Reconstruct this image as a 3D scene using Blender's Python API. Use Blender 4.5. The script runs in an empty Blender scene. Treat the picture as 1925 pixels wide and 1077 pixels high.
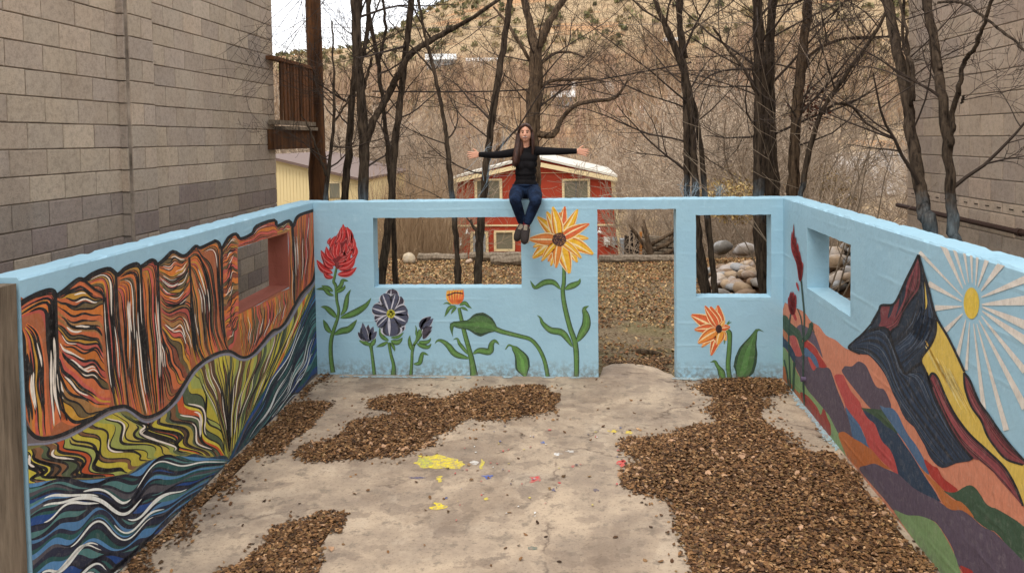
import bpy, bmesh, math, random
import numpy as np
from mathutils import Vector, Matrix, noise
from mathutils.geometry import tessellate_polygon

random.seed(7); RNG = np.random.default_rng(7)
SC = bpy.context.scene
COL = SC.collection
rad = math.radians

# ------------------------------------------------------------------ camera, world, sun, exposure
CY, PITCH, YAW, ROLL, H = 326.8, 0.0445, 0.0825, -0.0152, 2.81
F, W_PX, H_PX = 1446.0, 1925.0, 1077.0
fw = np.array([-math.sin(YAW)*math.cos(PITCH), math.cos(YAW)*math.cos(PITCH), -math.sin(PITCH)])
r0 = np.array([math.cos(YAW), math.sin(YAW), 0.0]); u0 = np.cross(r0, fw)
rt = math.cos(ROLL)*r0 + math.sin(ROLL)*u0
up = -math.sin(ROLL)*r0 + math.cos(ROLL)*u0
EYE = np.array([0.0, 0.0, H])
cd = bpy.data.cameras.new('camera'); cam = bpy.data.objects.new('camera', cd); COL.objects.link(cam)
cd.sensor_width = 36; cd.lens = 36*F/W_PX; cd.shift_y = -(H_PX/2-CY)/W_PX
cd.clip_start = 0.05; cd.clip_end = 3000
cam.matrix_world = Matrix(((rt[0], up[0], -fw[0], 0), (rt[1], up[1], -fw[1], 0), (rt[2], up[2], -fw[2], H), (0, 0, 0, 1)))
SC.camera = cam

SUN_EL, SUN_AZ = rad(60), rad(-152)      # azimuth from +Y towards +X; the sun stands behind the viewer's left shoulder
world = bpy.data.worlds.new('World'); SC.world = world; world.use_nodes = True
wn = world.node_tree; wn.nodes.clear()
def wnode(t, **k):
    n = wn.nodes.new(t)
    for a, b in k.items(): setattr(n, a, b)
    return n
sky = wnode('ShaderNodeTexSky', sky_type='NISHITA', sun_disc=False, sun_elevation=SUN_EL, sun_rotation=SUN_AZ % (2*math.pi))
sky.dust_density = 2.5
tc = wnode('ShaderNodeTexCoord')
mp = wnode('ShaderNodeMapping'); mp.inputs['Scale'].default_value = (1.6, 1.6, 7.0)
nz = wnode('ShaderNodeTexNoise'); nz.inputs['Scale'].default_value = 1.7; nz.inputs['Detail'].default_value = 6; nz.inputs['Roughness'].default_value = .55
rmp = wnode('ShaderNodeValToRGB'); rmp.color_ramp.elements[0].position = .30; rmp.color_ramp.elements[1].position = .62
rmp.color_ramp.elements[0].color = (9.6, 10.2, 11.8, 1); rmp.color_ramp.elements[1].color = (15.5, 15.2, 14.8, 1)
mix = wnode('ShaderNodeMix', data_type='RGBA'); mix.inputs[0].default_value = .86
bg = wnode('ShaderNodeBackground'); bg.inputs['Strength'].default_value = .13
wo = wnode('ShaderNodeOutputWorld')
L = wn.links.new
L(tc.outputs['Generated'], mp.inputs['Vector']); L(mp.outputs[0], nz.inputs['Vector']); L(nz.outputs['Fac'], rmp.inputs[0])
L(sky.outputs[0], mix.inputs[6]); L(rmp.outputs[0], mix.inputs[7]); L(mix.outputs[2], bg.inputs[0]); L(bg.outputs[0], wo.inputs[0])
sd = bpy.data.lights.new('sun', 'SUN'); sd.energy = 1.5; sd.angle = rad(22); sd.color = (1, .95, .87)
sun = bpy.data.objects.new('sun', sd); COL.objects.link(sun)
sdir = Vector((math.sin(SUN_AZ)*math.cos(SUN_EL), math.cos(SUN_AZ)*math.cos(SUN_EL), math.sin(SUN_EL)))
sun.rotation_euler = sdir.to_track_quat('Z', 'Y').to_euler(); sun.location = (0, 0, 12)
SC.view_settings.view_transform = 'Standard'; SC.view_settings.look = 'None'
SC.view_settings.gamma = 1; SC.view_settings.exposure = 0.17
SC.view_settings.use_curve_mapping = False

# ------------------------------------------------------------------ helpers
def lin(c):
    c = np.asarray(c, float)/255.0
    return np.where(c <= .04045, c/12.92, ((c+.055)/1.055)**2.4)
def ray(px, py):
    return fw*F + rt*(px-W_PX/2) - up*(py-CY)
def at_y(px, py, Y):
    d = ray(px, py); return EYE + d*((Y)/d[1])
def at_z(px, py, Z=0.0):
    d = ray(px, py); return EYE + d*((Z-H)/d[2])
def at_x(px, py, X):
    d = ray(px, py); return EYE + d*(X/d[0])
def tag(o, label=None, cat=None, group=None, kind=None):
    if label: o['label'] = label
    if cat: o['category'] = cat
    if group: o['group'] = group
    if kind: o['kind'] = kind
    return o
def empty(name, loc=(0, 0, 0), **k):
    o = bpy.data.objects.new(name, None); COL.objects.link(o); o.location = loc; o.empty_display_size = .1
    return tag(o, **k)
def catmull(P, n=8, closed=False):
    P = np.asarray(P, float); m = len(P); out = []
    if m < 3: n = max(n, 2)
    rng = range(m) if closed else range(m-1)
    for i in rng:
        if closed: a, b, c, d = P[(i-1) % m], P[i], P[(i+1) % m], P[(i+2) % m]
        else: a, b, c, d = P[max(i-1, 0)], P[i], P[i+1], P[min(i+2, m-1)]
        for k in range(n):
            t = k/n
            out.append(.5*((2*b)+(-a+c)*t+(2*a-5*b+4*c-d)*t*t+(-a+3*b-3*c+d)*t**3))
    if not closed: out.append(P[-1])
    return np.array(out)
def resample(P, n):
    P = np.asarray(P, float); s = np.r_[0, np.cumsum(np.linalg.norm(np.diff(P, axis=0), axis=1))]
    q = np.linspace(0, s[-1], n)
    return np.stack([np.interp(q, s, P[:, k]) for k in range(P.shape[1])], 1)

class MB:
    """collects faces and links them as ONE mesh object"""
    def __init__(s): s.v = []; s.f = []; s.n = 0; s.c = []; s.m = []
    def add(s, verts, faces, col=None, mi=0):
        verts = np.asarray(verts, float).reshape(-1, 3); b = s.n
        s.v.append(verts); s.n += len(verts)
        for f in faces: s.f.append(tuple(int(i)+b for i in f))
        s.c += [col]*len(faces); s.m += [mi]*len(faces)
    def box(s, lo, hi, col=None, mi=0):
        x0, y0, z0 = lo; x1, y1, z1 = hi
        v = [(x0,y0,z0),(x1,y0,z0),(x1,y1,z0),(x0,y1,z0),(x0,y0,z1),(x1,y0,z1),(x1,y1,z1),(x0,y1,z1)]
        s.add(v, [(0,3,2,1),(4,5,6,7),(0,1,5,4),(1,2,6,5),(2,3,7,6),(3,0,4,7)], col, mi)
    def obox(s, c, ax, ay, az, col=None, mi=0):
        c, ax, ay, az = map(lambda q: np.asarray(q, float), (c, ax, ay, az))
        v = [c+i*ax+j*ay+k*az for k in (-1, 1) for (i, j) in ((-1,-1),(1,-1),(1,1),(-1,1))]
        s.add(v, [(0,3,2,1),(4,5,6,7),(0,1,5,4),(1,2,6,5),(2,3,7,6),(3,0,4,7)], col, mi)
    def tube(s, P, R, n=6, col=None, rough=0.0, cap=True, mi=0):
        P = np.asarray(P, float); R = np.broadcast_to(np.asarray(R, float), (len(P),)); k = len(P)
        T = np.gradient(P, axis=0); T /= np.linalg.norm(T, axis=1)[:, None]+1e-9
        ref = np.array([0, 0, 1.0]) if abs(T[:, 2].mean()) < .8 else np.array([1.0, 0, 0])
        A = np.cross(T, ref); A /= np.linalg.norm(A, axis=1)[:, None]+1e-9; B = np.cross(T, A)
        th = np.linspace(0, 2*math.pi, n, endpoint=False)
        rr = R[:, None]*np.ones((1, n))
        if rough: rr = rr*(1+rough*(RNG.random((k, n))-.5)*2+rough*.8*(RNG.random((1, n))-.5)*2)
        V = P[:, None, :] + A[:, None, :]*(np.cos(th)*rr)[..., None] + B[:, None, :]*(np.sin(th)*rr)[..., None]
        F_ = []
        for i in range(k-1):
            for j in range(n):
                a = i*n+j; b = i*n+(j+1) % n; F_.append((a, b, b+n, a+n))
        if cap: F_.append(tuple(range(n-1, -1, -1))); F_.append(tuple(range((k-1)*n, k*n)))
        s.add(V.reshape(-1, 3), F_, col, mi)
    def prism(s, poly, y0, y1, col=None, mi=0):      # poly of (x,z), extruded along y
        m = len(poly); v = [(p[0], y0, p[1]) for p in poly]+[(p[0], y1, p[1]) for p in poly]
        f = [tuple(range(m)), tuple(range(2*m-1, m-1, -1))]+[(i, i+m, (i+1) % m+m, (i+1) % m) for i in range(m)]
        s.add(v, f, col, mi)
    def mesh(s, name, mats, smooth=False):
        me = bpy.data.meshes.new(name)
        V = np.concatenate(s.v) if s.v else np.zeros((0, 3))
        nf = len(s.f); ls = np.array([len(f) for f in s.f], np.int32)
        li = np.fromiter((i for f in s.f for i in f), np.int32, count=int(ls.sum()))
        me.vertices.add(len(V)); me.vertices.foreach_set('co', V.astype(np.float32).ravel())
        me.loops.add(len(li)); me.loops.foreach_set('vertex_index', li)
        me.polygons.add(nf); me.polygons.foreach_set('loop_start', np.r_[0, np.cumsum(ls)[:-1]].astype(np.int32))
        me.update(calc_edges=True)
        if not isinstance(mats, (list, tuple)): mats = [mats]
        for m in mats: me.materials.append(m)
        if any(s.m): me.polygons.foreach_set('material_index', np.array(s.m, np.int32))
        if s.c and s.c[0] is not None:
            C = np.ones((nf, 4), np.float32); C[:, :3] = np.array([c[:3] for c in s.c])
            at = me.color_attributes.new('Col', 'FLOAT_COLOR', 'CORNER'); at.data.foreach_set('color', np.repeat(C, ls, axis=0).ravel())
        me.polygons.foreach_set('use_smooth', np.full(nf, bool(smooth)))
        me.validate(); me.update()
        return me
    def build(s, name, mats, parent=None, smooth=False, loc=None, **k):
        o = bpy.data.objects.new(name, s.mesh(name, mats, smooth)); COL.objects.link(o)
        if parent is not None:
            o.parent = parent
            w = world_loc(parent)
            o.location = -w
        if loc is not None: o.location = loc
        return tag(o, **k)
def world_loc(o):
    w = Vector((0, 0, 0))
    while o is not None: w = w + o.location; o = o.parent
    return w
def fast_mesh(name, V, faces_idx, cols, mats, smooth=False):
    """V (n,3); faces_idx (m,k) all the same size; cols (m,3)"""
    me = bpy.data.meshes.new(name); m, k = faces_idx.shape
    me.vertices.add(len(V)); me.vertices.foreach_set('co', np.asarray(V, np.float32).ravel())
    me.loops.add(m*k); me.loops.foreach_set('vertex_index', faces_idx.astype(np.int32).ravel())
    me.polygons.add(m); me.polygons.foreach_set('loop_start', (np.arange(m)*k).astype(np.int32))
    me.update(calc_edges=True); me.materials.append(mats)
    if cols is not None:
        C = np.ones((m, 4), np.float32); C[:, :3] = cols
        at = me.color_attributes.new('Col', 'FLOAT_COLOR', 'CORNER'); at.data.foreach_set('color', np.repeat(C, k, axis=0).ravel())
    me.polygons.foreach_set('use_smooth', np.full(m, bool(smooth))); me.update()
    return me
def link(name, me, parent=None, **k):
    o = bpy.data.objects.new(name, me); COL.objects.link(o)
    if parent is not None: o.parent = parent; o.location = -world_loc(parent)
    return tag(o, **k)

# ------------------------------------------------------------------ materials
class NT:
    def __init__(s, name, rough=.85, spec=.25):
        s.m = bpy.data.materials.new(name); s.m.use_nodes = True; s.t = s.m.node_tree
        s.b = s.t.nodes['Principled BSDF']; s.b.inputs['Roughness'].default_value = rough
        s.b.inputs['Specular IOR Level'].default_value = spec
        s.geo = s.n('ShaderNodeNewGeometry'); s.pos = s.geo.outputs['Position']
    def n(s, t, **k):
        q = s.t.nodes.new(t)
        for a, b in k.items(): setattr(q, a, b)
        return q
    def l(s, a, b): s.t.links.new(a, b); return b
    def noise(s, scale, detail=4, rough=.55, vec=None, stretch=None, out='Fac', dist=0):
        q = s.n('ShaderNodeTexNoise'); q.inputs['Scale'].default_value = scale; q.inputs['Detail'].default_value = detail
        q.inputs['Roughness'].default_value = rough; q.inputs['Distortion'].default_value = dist
        v = vec or s.pos
        if stretch:
            m = s.n('ShaderNodeMapping'); m.inputs['Scale'].default_value = stretch; s.l(v, m.inputs['Vector']); v = m.outputs[0]
        s.l(v, q.inputs['Vector']); return q.outputs[out]
    def ramp(s, fac, stops, interp='LINEAR'):
        q = s.n('ShaderNodeValToRGB'); cr = q.color_ramp; cr.interpolation = interp
        while len(cr.elements) < len(stops): cr.elements.new(.5)
        for e, (p, c) in zip(cr.elements, stops):
            e.position = p; c = (c, c, c) if np.isscalar(c) else c; e.color = (c[0], c[1], c[2], 1)
        s.l(fac, q.inputs[0]); return q.outputs[0]
    def mix(s, a, b, fac, mode='MIX'):
        q = s.n('ShaderNodeMix', data_type='RGBA', blend_type=mode)
        for i, v in ((6, a), (7, b), (0, fac)):
            if isinstance(v, (int, float)): q.inputs[i].default_value = v if i == 0 else (v, v, v, 1)
            elif isinstance(v, (tuple, list, np.ndarray)): q.inputs[i].default_value = (v[0], v[1], v[2], 1)
            else: s.l(v, q.inputs[i])
        return q.outputs[2]
    def math(s, op, a, b=0.0, c=0.0):
        q = s.n('ShaderNodeMath', operation=op)
        for i, v in enumerate((a, b, c)):
            if isinstance(v, (int, float)): q.inputs[i].default_value = v
            else: s.l(v, q.inputs[i])
        return q.outputs[0]
    def sep(s, vec=None):
        q = s.n('ShaderNodeSeparateXYZ'); s.l(vec or s.pos, q.inputs[0]); return q.outputs
    def attr(s, name='Col'):
        q = s.n('ShaderNodeAttribute'); q.attribute_name = name; return q.outputs['Color']
    def objrand(s): return s.n('ShaderNodeObjectInfo').outputs['Random']
    def objcol(s): return s.n('ShaderNodeObjectInfo').outputs['Color']
    def color(s, c):
        if isinstance(c, (tuple, list, np.ndarray)): s.b.inputs['Base Color'].default_value = (c[0], c[1], c[2], 1)
        else: s.l(c, s.b.inputs['Base Color'])
        return s
    def bump(s, h, strength=.5, dist=.01):
        q = s.n('ShaderNodeBump'); q.inputs['Strength'].default_value = strength; q.inputs['Distance'].default_value = dist
        s.l(h, q.inputs['Height']); s.l(q.outputs[0], s.b.inputs['Normal']); return s
def simple(name, rgb, rough=.8, var=.25, scale=8, bump=.3, bs=60, metal=0):
    t = NT(name, rough); c = lin(rgb)
    t.color(t.mix(c*(1-var), c*(1+var*.6), t.noise(scale, 5)))
    if bump: t.bump(t.noise(bs, 4), bump, .01)
    t.b.inputs['Metallic'].default_value = metal
    return t.m

def wall_height(t):
    """relief of the board-formed concrete: rough noise, trowel waves and the horizontal lines of the form boards"""
    x, y, z = t.sep()
    zz = t.math('ADD', z, t.math('MULTIPLY', t.noise(1.2, 2), .035))
    fr = t.math('FRACT', t.math('DIVIDE', zz, .268))
    line = t.math('SUBTRACT', 1.0, t.math('MINIMUM', 1.0, t.math('MULTIPLY', t.math('ABSOLUTE', t.math('SUBTRACT', fr, .5)), 11.0)))
    patch = t.math('MULTIPLY', line, t.ramp(t.noise(1.6, 3), [(.42, 0), (.62, 1)]))
    h = t.math('ADD', t.math('MULTIPLY', t.noise(4.5, 3), 1.0), t.math('MULTIPLY', t.noise(22, 5, .65), .35))
    h = t.math('ADD', h, t.math('MULTIPLY', t.noise(120, 3), .10))
    return t.math('ADD', h, t.math('MULTIPLY', patch, .28)), patch, z
def m_wallpaint(name):
    t = NT(name, .62, .3)
    h, line, z = wall_height(t)
    base = t.mix(lin((146, 186, 206)), lin((168, 206, 221)), t.noise(1.7, 6, .65))
    base = t.mix(base, lin((182, 220, 235)), t.math('MULTIPLY', line, .22))
    spots = t.ramp(t.noise(38, 3, .6), [(.70, 0), (.76, 1)])
    base = t.mix(base, lin((112, 148, 166)), t.math('MULTIPLY', spots, .5))
    scuff = t.ramp(t.noise(5, 8, .75), [(.60, 0), (.70, 1)])
    base = t.mix(base, lin((116, 156, 178)), t.math('MULTIPLY', scuff, .45)); base = t.mix(base, lin((186, 218, 230)), t.math('MULTIPLY', t.ramp(t.noise(3.2, 8, .75), [(.60, 0), (.70, 1)]), .5))
    low = t.math('MULTIPLY', t.ramp(z, [(.02, 1), (.22, 0)]), t.ramp(t.noise(16, 6, .7), [(.42, 0), (.58, 1)]))
    base = t.mix(base, lin((120, 118, 108)), t.math('MULTIPLY', low, .8))
    t.color(base).bump(h, .38, .022)
    return t.m
M = {}
M['wallpaint'] = m_wallpaint('light_blue_wall_paint')
t = NT('mural_paint', .68, .2); h, line, z = wall_height(t)
c = t.attr(); c = t.mix(c, t.mix(c, 1.0, .05), t.noise(30, 5, .7)); bs = t.noise(34, 4, .7, stretch=(1, 1, .35), dist=1.2)
c = t.mix(c, t.mix(c, 0.0, .22), t.ramp(bs, [(.42, 0), (.70, 1)])); c = t.mix(c, t.mix(c, lin((225, 215, 200)), .12), t.ramp(t.noise(19, 6, .75, dist=.8), [(.52, 0), (.72, 1)]))
c = t.mix(c, lin((150, 170, 178)), t.math('MULTIPLY', t.ramp(t.noise(60, 4, .7), [(.70, 0), (.73, 1)]), .6))
low = t.math('MULTIPLY', t.ramp(z, [(.01, 1), (.10, 0)]), t.ramp(t.noise(18, 6, .7), [(.46, 0), (.58, 1)])); c = t.mix(c, lin((112, 106, 96)), t.math('MULTIPLY', low, .6))
t.color(c).bump(h, .45, .022); M['mural'] = t.m
M['jamb'] = simple('terracotta_jamb_paint', (150, 88, 74), .75, .2, 4, .5, 18)
# concrete block walls: each block takes its own tint (object colour)
t = NT('concrete_block', .95, .1)
c = t.mix(t.objcol(), 1.0, .0)
c = t.mix(c, t.mix(c, 0.0, .22), t.ramp(t.noise(90, 4, .7), [(.45, 0), (.8, 1)]))
c = t.mix(c, t.mix(c, 1.0, .12), t.noise(3.0, 5, .6)); c = t.mix(c, t.mix(c, 0.0, .32), t.ramp(t.noise(24, 7, .8), [(.46, 0), (.66, 1)]))
st = t.ramp(t.noise(1.1, 5, .6, stretch=(1, 1, .25)), [(.5, 0), (.75, 1)])
c = t.mix(c, t.mix(c, 0.0, .12), st)
pit = t.ramp(t.noise(150, 2, .5), [(.66, 0), (.72, 1)])
c = t.mix(c, t.mix(c, 0.0, .55), t.math('MULTIPLY', pit, .7))
t.color(c).bump(t.math('SUBTRACT', t.noise(75, 6, .75), t.math('MULTIPLY', pit, .5)), .8, .008); M['block'] = t.m
t = NT('mortar', .95, .1); t.color(t.mix(lin((96, 86, 76)), lin((176, 162, 146)), t.ramp(t.noise(2.3, 5, .7), [(.35, 0), (.65, 1)]))).bump(t.noise(60, 5, .7), .7, .01); M['mortar'] = t.m
# floor slab
t = NT('stained_concrete', .88, .2)
a = t.mix(lin((188, 168, 144)), lin((150, 134, 117)), t.ramp(t.noise(1.5, 8, .72), [(.38, 0), (.60, 1)]))
a = t.mix(a, lin((202, 186, 164)), t.ramp(t.noise(1.1, 6, .7, dist=.6), [(.55, 0), (.75, .7)]))
a = t.mix(a, lin((126, 114, 100)), t.math('MULTIPLY', t.ramp(t.noise(6.5, 6, .7), [(.54, 0), (.62, 1)]), .7))
a = t.mix(a, lin((120, 106, 94)), t.math('MULTIPLY', t.ramp(t.noise(3.1, 4, .55), [(.58, 0), (.60, 1)]), .42)); a = t.mix(a, lin((118, 100, 84)), t.math('MULTIPLY', t.ramp(t.noise(.9, 7, .66, dist=.8), [(.50, 0), (.64, 1)]), .55))
a = t.mix(a, lin((108, 92, 80)), t.math('MULTIPLY', t.ramp(t.noise(46, 5, .7), [(.55, 0), (.66, 1)]), .65))
a = t.mix(a, lin((214, 205, 192)), t.math('MULTIPLY', t.ramp(t.noise(75, 3, .6), [(.70, 0), (.74, 1)]), .55))
vo = t.n('ShaderNodeTexVoronoi', feature='DISTANCE_TO_EDGE'); vo.inputs['Scale'].default_value = .42
wv = t.n('ShaderNodeVectorMath', operation='ADD'); nn = t.n('ShaderNodeVectorMath', operation='SCALE'); nn.inputs['Scale'].default_value = .55
t.l(t.noise(2.2, 6, .6, out='Color'), nn.inputs[0]); t.l(t.pos, wv.inputs[0]); t.l(nn.outputs[0], wv.inputs[1]); t.l(wv.outputs[0], vo.inputs['Vector'])
crack = t.ramp(vo.outputs['Distance'], [(0, 1), (.009, 0)])
crk = t.math('MULTIPLY', crack, t.ramp(t.noise(2.5, 3), [(.45, 0), (.55, 1)]))
a = t.mix(a, lin((88, 74, 64)), t.math('MULTIPLY', crk, .7))
t.color(a).bump(t.math('SUBTRACT', t.math('ADD', t.math('MULTIPLY', t.noise(5, 6, .7), .7), t.math('MULTIPLY', t.noise(90, 4, .7), .2)), t.math('MULTIPLY', crk, .4)), .5, .012)
M['slab'] = t.m
# soil and lawn litter
t = NT('leaf_strewn_soil', .95, .1)
a = t.mix(lin((112, 92, 72)), lin((150, 132, 104)), t.noise(3, 8, .75)); a = t.mix(a, lin((88, 70, 52)), t.ramp(t.noise(28, 6, .8), [(.45, 0), (.62, 1)]))
a = t.mix(a, lin((186, 172, 150)), t.math('MULTIPLY', t.ramp(t.noise(60, 3, .6), [(.62, 0), (.68, 1)]), .7))
t.color(a).bump(t.noise(30, 8, .8), .9, .03); M['soil'] = t.m
t = NT('dark_litter_bed', .95, .1); t.color(t.mix(lin((52, 36, 24)), lin((96, 68, 44)), t.noise(45, 5, .8))).bump(t.noise(60, 5, .8), 1, .02); M['bed'] = t.m
t = NT('dead_leaf', .7, .25); c = t.attr(); t.color(t.mix(c, t.mix(c, 0.0, .45), t.ramp(t.noise(130, 3, .7), [(.4, 0), (.75, 1)]))); M['leaf'] = t.m
# bark
def bark(name, a, b, scale=1.0):
    t = NT(name, .95, .1)
    n1 = t.noise(26*scale, 6, .7, stretch=(1, 1, .16)); c = t.mix(lin(a), lin(b), t.ramp(n1, [(.34, 0), (.64, 1)]))
    x, y, z = t.sep()
    t.color(c).bump(n1, 1.0, .035); return t.m
M['bark'] = bark('dark_bark', (30, 24, 20), (94, 80, 66))
M['bark2'] = bark('brown_bark', (40, 31, 24), (114, 94, 74))
M['twig'] = simple('dark_twig', (66, 55, 47), .9, .3, 5, 0)
M['twig_pale'] = simple('pale_twig', (196, 178, 156), .9, .25, 2, 0)
M['twig_mid'] = simple('mid_twig', (150, 132, 112), .9, .3, 2, 0)
M['cane'] = simple('dry_cane', (158, 132, 102), .9, .3, 3, 0)
M['bluespray'] = simple('blue_oversprayed_bark', (146, 160, 168), .85, .5, 18, .9, 40)
t = NT('weathered_wood', .9, .15)
n1 = t.noise(18, 6, .7, stretch=(1, 1, .07)); t.color(t.mix(lin((78, 68, 56)), lin((152, 136, 116)), t.ramp(n1, [(.3, 0), (.7, 1)]))).bump(n1, .9, .012); M['wood_grey'] = t.m
t = NT('brown_wood', .9, .15)
n1 = t.noise(14, 6, .7, stretch=(1, 1, .12)); t.color(t.mix(lin((44, 30, 22)), lin((112, 74, 44)), t.ramp(n1, [(.35, 0), (.75, 1)]))).bump(n1, .8, .012); M['wood_brown'] = t.m
M['wood_dark'] = simple('charred_wood', (32, 24, 20), .9, .35, 12, .8, 30)
M['rail'] = simple('brown_rail_board', (104, 66, 38), .85, .35, 9, .6, 40)
# ------------------------------------------------------------------ terrain
XL, XR, ML, MR, YB, HW, TH = -3.154, 2.364, math.tan(-.0284), math.tan(.0157), 9.0, 2.106, .22
def crest(az):
    # elevation (tangent) of the hill crest against azimuth, radians from +Y
    return np.interp(az, [-1.2, -.42, -.33, -.285, -.24, -.20, -.15, -.10, .1, .5, 1.2],
                         [.09, .100, .106, .108, .122, .145, .172, .195, .30, .36, .30])
def sstep(a, b, x): q = np.clip((x-a)/(b-a), 0, 1); return q*q*(3-2*q)
def hnoise(x, y, s): return math.sin(x*s+1.3)*math.cos(y*s*1.1+.4)+.5*math.sin(x*s*2.3+y*s*1.7)
def terrain(x, y):
    d = math.hypot(x, y); az = math.atan2(x, max(y, .1)) if y > 0 else (1.2 if x > 0 else -1.2)
    z = -.05
    edge = 18.2
    z -= 3.1*sstep(edge, edge+2.5, y)
    if y > 40:
        c = float(crest(az)); top = c*290+H
        mid = 13.0*sstep(45, 150, d)
        far = (top-10)*sstep(130, 290, d)
        z += mid+far
        z += .9*hnoise(x, y, .045)*sstep(60, 120, d)+2.2*hnoise(x+40, y, .021)*sstep(120, 200, d)
    elif y > 20: z += .12*hnoise(x, y, .3)
    if y < 18 and y > 9.2: z += .02*hnoise(x, y, 1.1)
    return z
xs = np.unique(np.r_[np.linspace(-420, -60, 28), np.linspace(-60, -12, 26), np.linspace(-12, 14, 60), np.linspace(14, 60, 26), np.linspace(60, 420, 28)])
ys = np.unique(np.r_[np.linspace(-30, 8, 12), np.linspace(8, 24, 50), np.linspace(24, 90, 44), np.linspace(90, 320, 70), np.linspace(320, 700, 12)])
V = np.array([(x, y, terrain(x, y)) for y in ys for x in xs])
nx = len(xs); I, J = np.meshgrid(np.arange(len(ys)-1), np.arange(nx-1), indexing='ij'); a = (I*nx+J).ravel()
FI = np.stack([a, a+1, a+nx+1, a+nx], 1)
# ground material: soil close by, dry tan hillside with orange ledges far away
t = NT('ground', .97, .05); x, y, z = t.sep()
near = t.mix(lin((128, 108, 84)), lin((170, 150, 120)), t.noise(2.2, 9, .75)); near = t.mix(near, lin((80, 64, 48)), t.ramp(t.noise(24, 6, .8), [(.46, 0), (.62, 1)]))
near = t.mix(near, lin((190, 178, 158)), t.math('MULTIPLY', t.ramp(t.noise(55, 3, .6), [(.62, 0), (.68, 1)]), .6))
grn = t.ramp(t.noise(1.0, 5, .6), [(.48, 0), (.62, 1)]); near = t.mix(near, lin((128, 124, 78)), t.math('MULTIPLY', grn, .35))
far = t.mix(lin((160, 136, 106)), lin((192, 168, 134)), t.noise(.11, 8, .7))
far = t.mix(far, lin((140, 116, 88)), t.math('MULTIPLY', t.ramp(t.noise(.35, 8, .75), [(.48, 0), (.64, 1)]), .8))
ledge = t.ramp(t.noise(.10, 7, .7, stretch=(.35, .35, 4.2)), [(.54, 0), (.60, 1)])
far = t.mix(far, lin((188, 132, 88)), t.math('MULTIPLY', ledge, .5))
far = t.mix(far, lin((104, 80, 58)), t.math('MULTIPLY', t.ramp(t.noise(.12, 7, .75, stretch=(.4, .4, 6)), [(.60, 0), (.64, 1)]), .7))
far = t.mix(far, lin((96, 92, 66)), t.math('MULTIPLY', t.ramp(t.noise(.9, 5, .7), [(.58, 0), (.66, 1)]), .7))
t.color(t.mix(near, far, t.math('MULTIPLY', t.math('MINIMUM', 1.0, t.math('MAXIMUM', 0.0, t.math('SUBTRACT', y, 24.0))), .999)))
t.bump(t.math('ADD', t.math('MULTIPLY', t.noise(26, 8, .8), .03), t.math('MULTIPLY', t.noise(.5, 8, .75), .9)), .8, 1.0)
M['ground'] = t.m
link('ground', fast_mesh('ground', V, FI, None, M['ground'], True), kind='structure')

# ------------------------------------------------------------------ courtyard slab
def lx(Y): return XL+ML*(Y-9)
def rx(Y): return XR+MR*(Y-9)
thr = [at_z(*p, 0) for p in ((1131, 709), (1134, 690), (1150, 684), (1180, 683), (1210, 686), (1234, 691), (1250, 700), (1262, 703), (1278, 706))]
dl, dr = at_y(1124.5, 600, 9)[0], at_y(1272, 600, 9)[0]
m = MB()
ring = [(lx(-1), -1), (rx(-1), -1), (rx(5), 5), (XR, 9.0), (dr-.01, 9.0)]+[(p[0], max(p[1], 9.0)) for p in reversed(thr[1:-1])]+[(dl+.01, 9.0), (XL, 9.0), (lx(5), 5)]
n_ = len(ring); vv = [(p[0], p[1], 0) for p in ring]+[(p[0], p[1], -.12) for p in ring]
tri = tessellate_polygon([[Vector((p[0], p[1], 0)) for p in ring]])
m.add(vv, list(tri)+[(i, i+n_, (i+1) % n_+n_, (i+1) % n_) for i in range(n_)])
slab = m.build('courtyard_floor', M['slab'], kind='structure')
bmx = bmesh.new(); bmx.from_mesh(slab.data); bmesh.ops.recalc_face_normals(bmx, faces=bmx.faces); bmx.to_mesh(slab.data); bmx.free()

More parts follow.
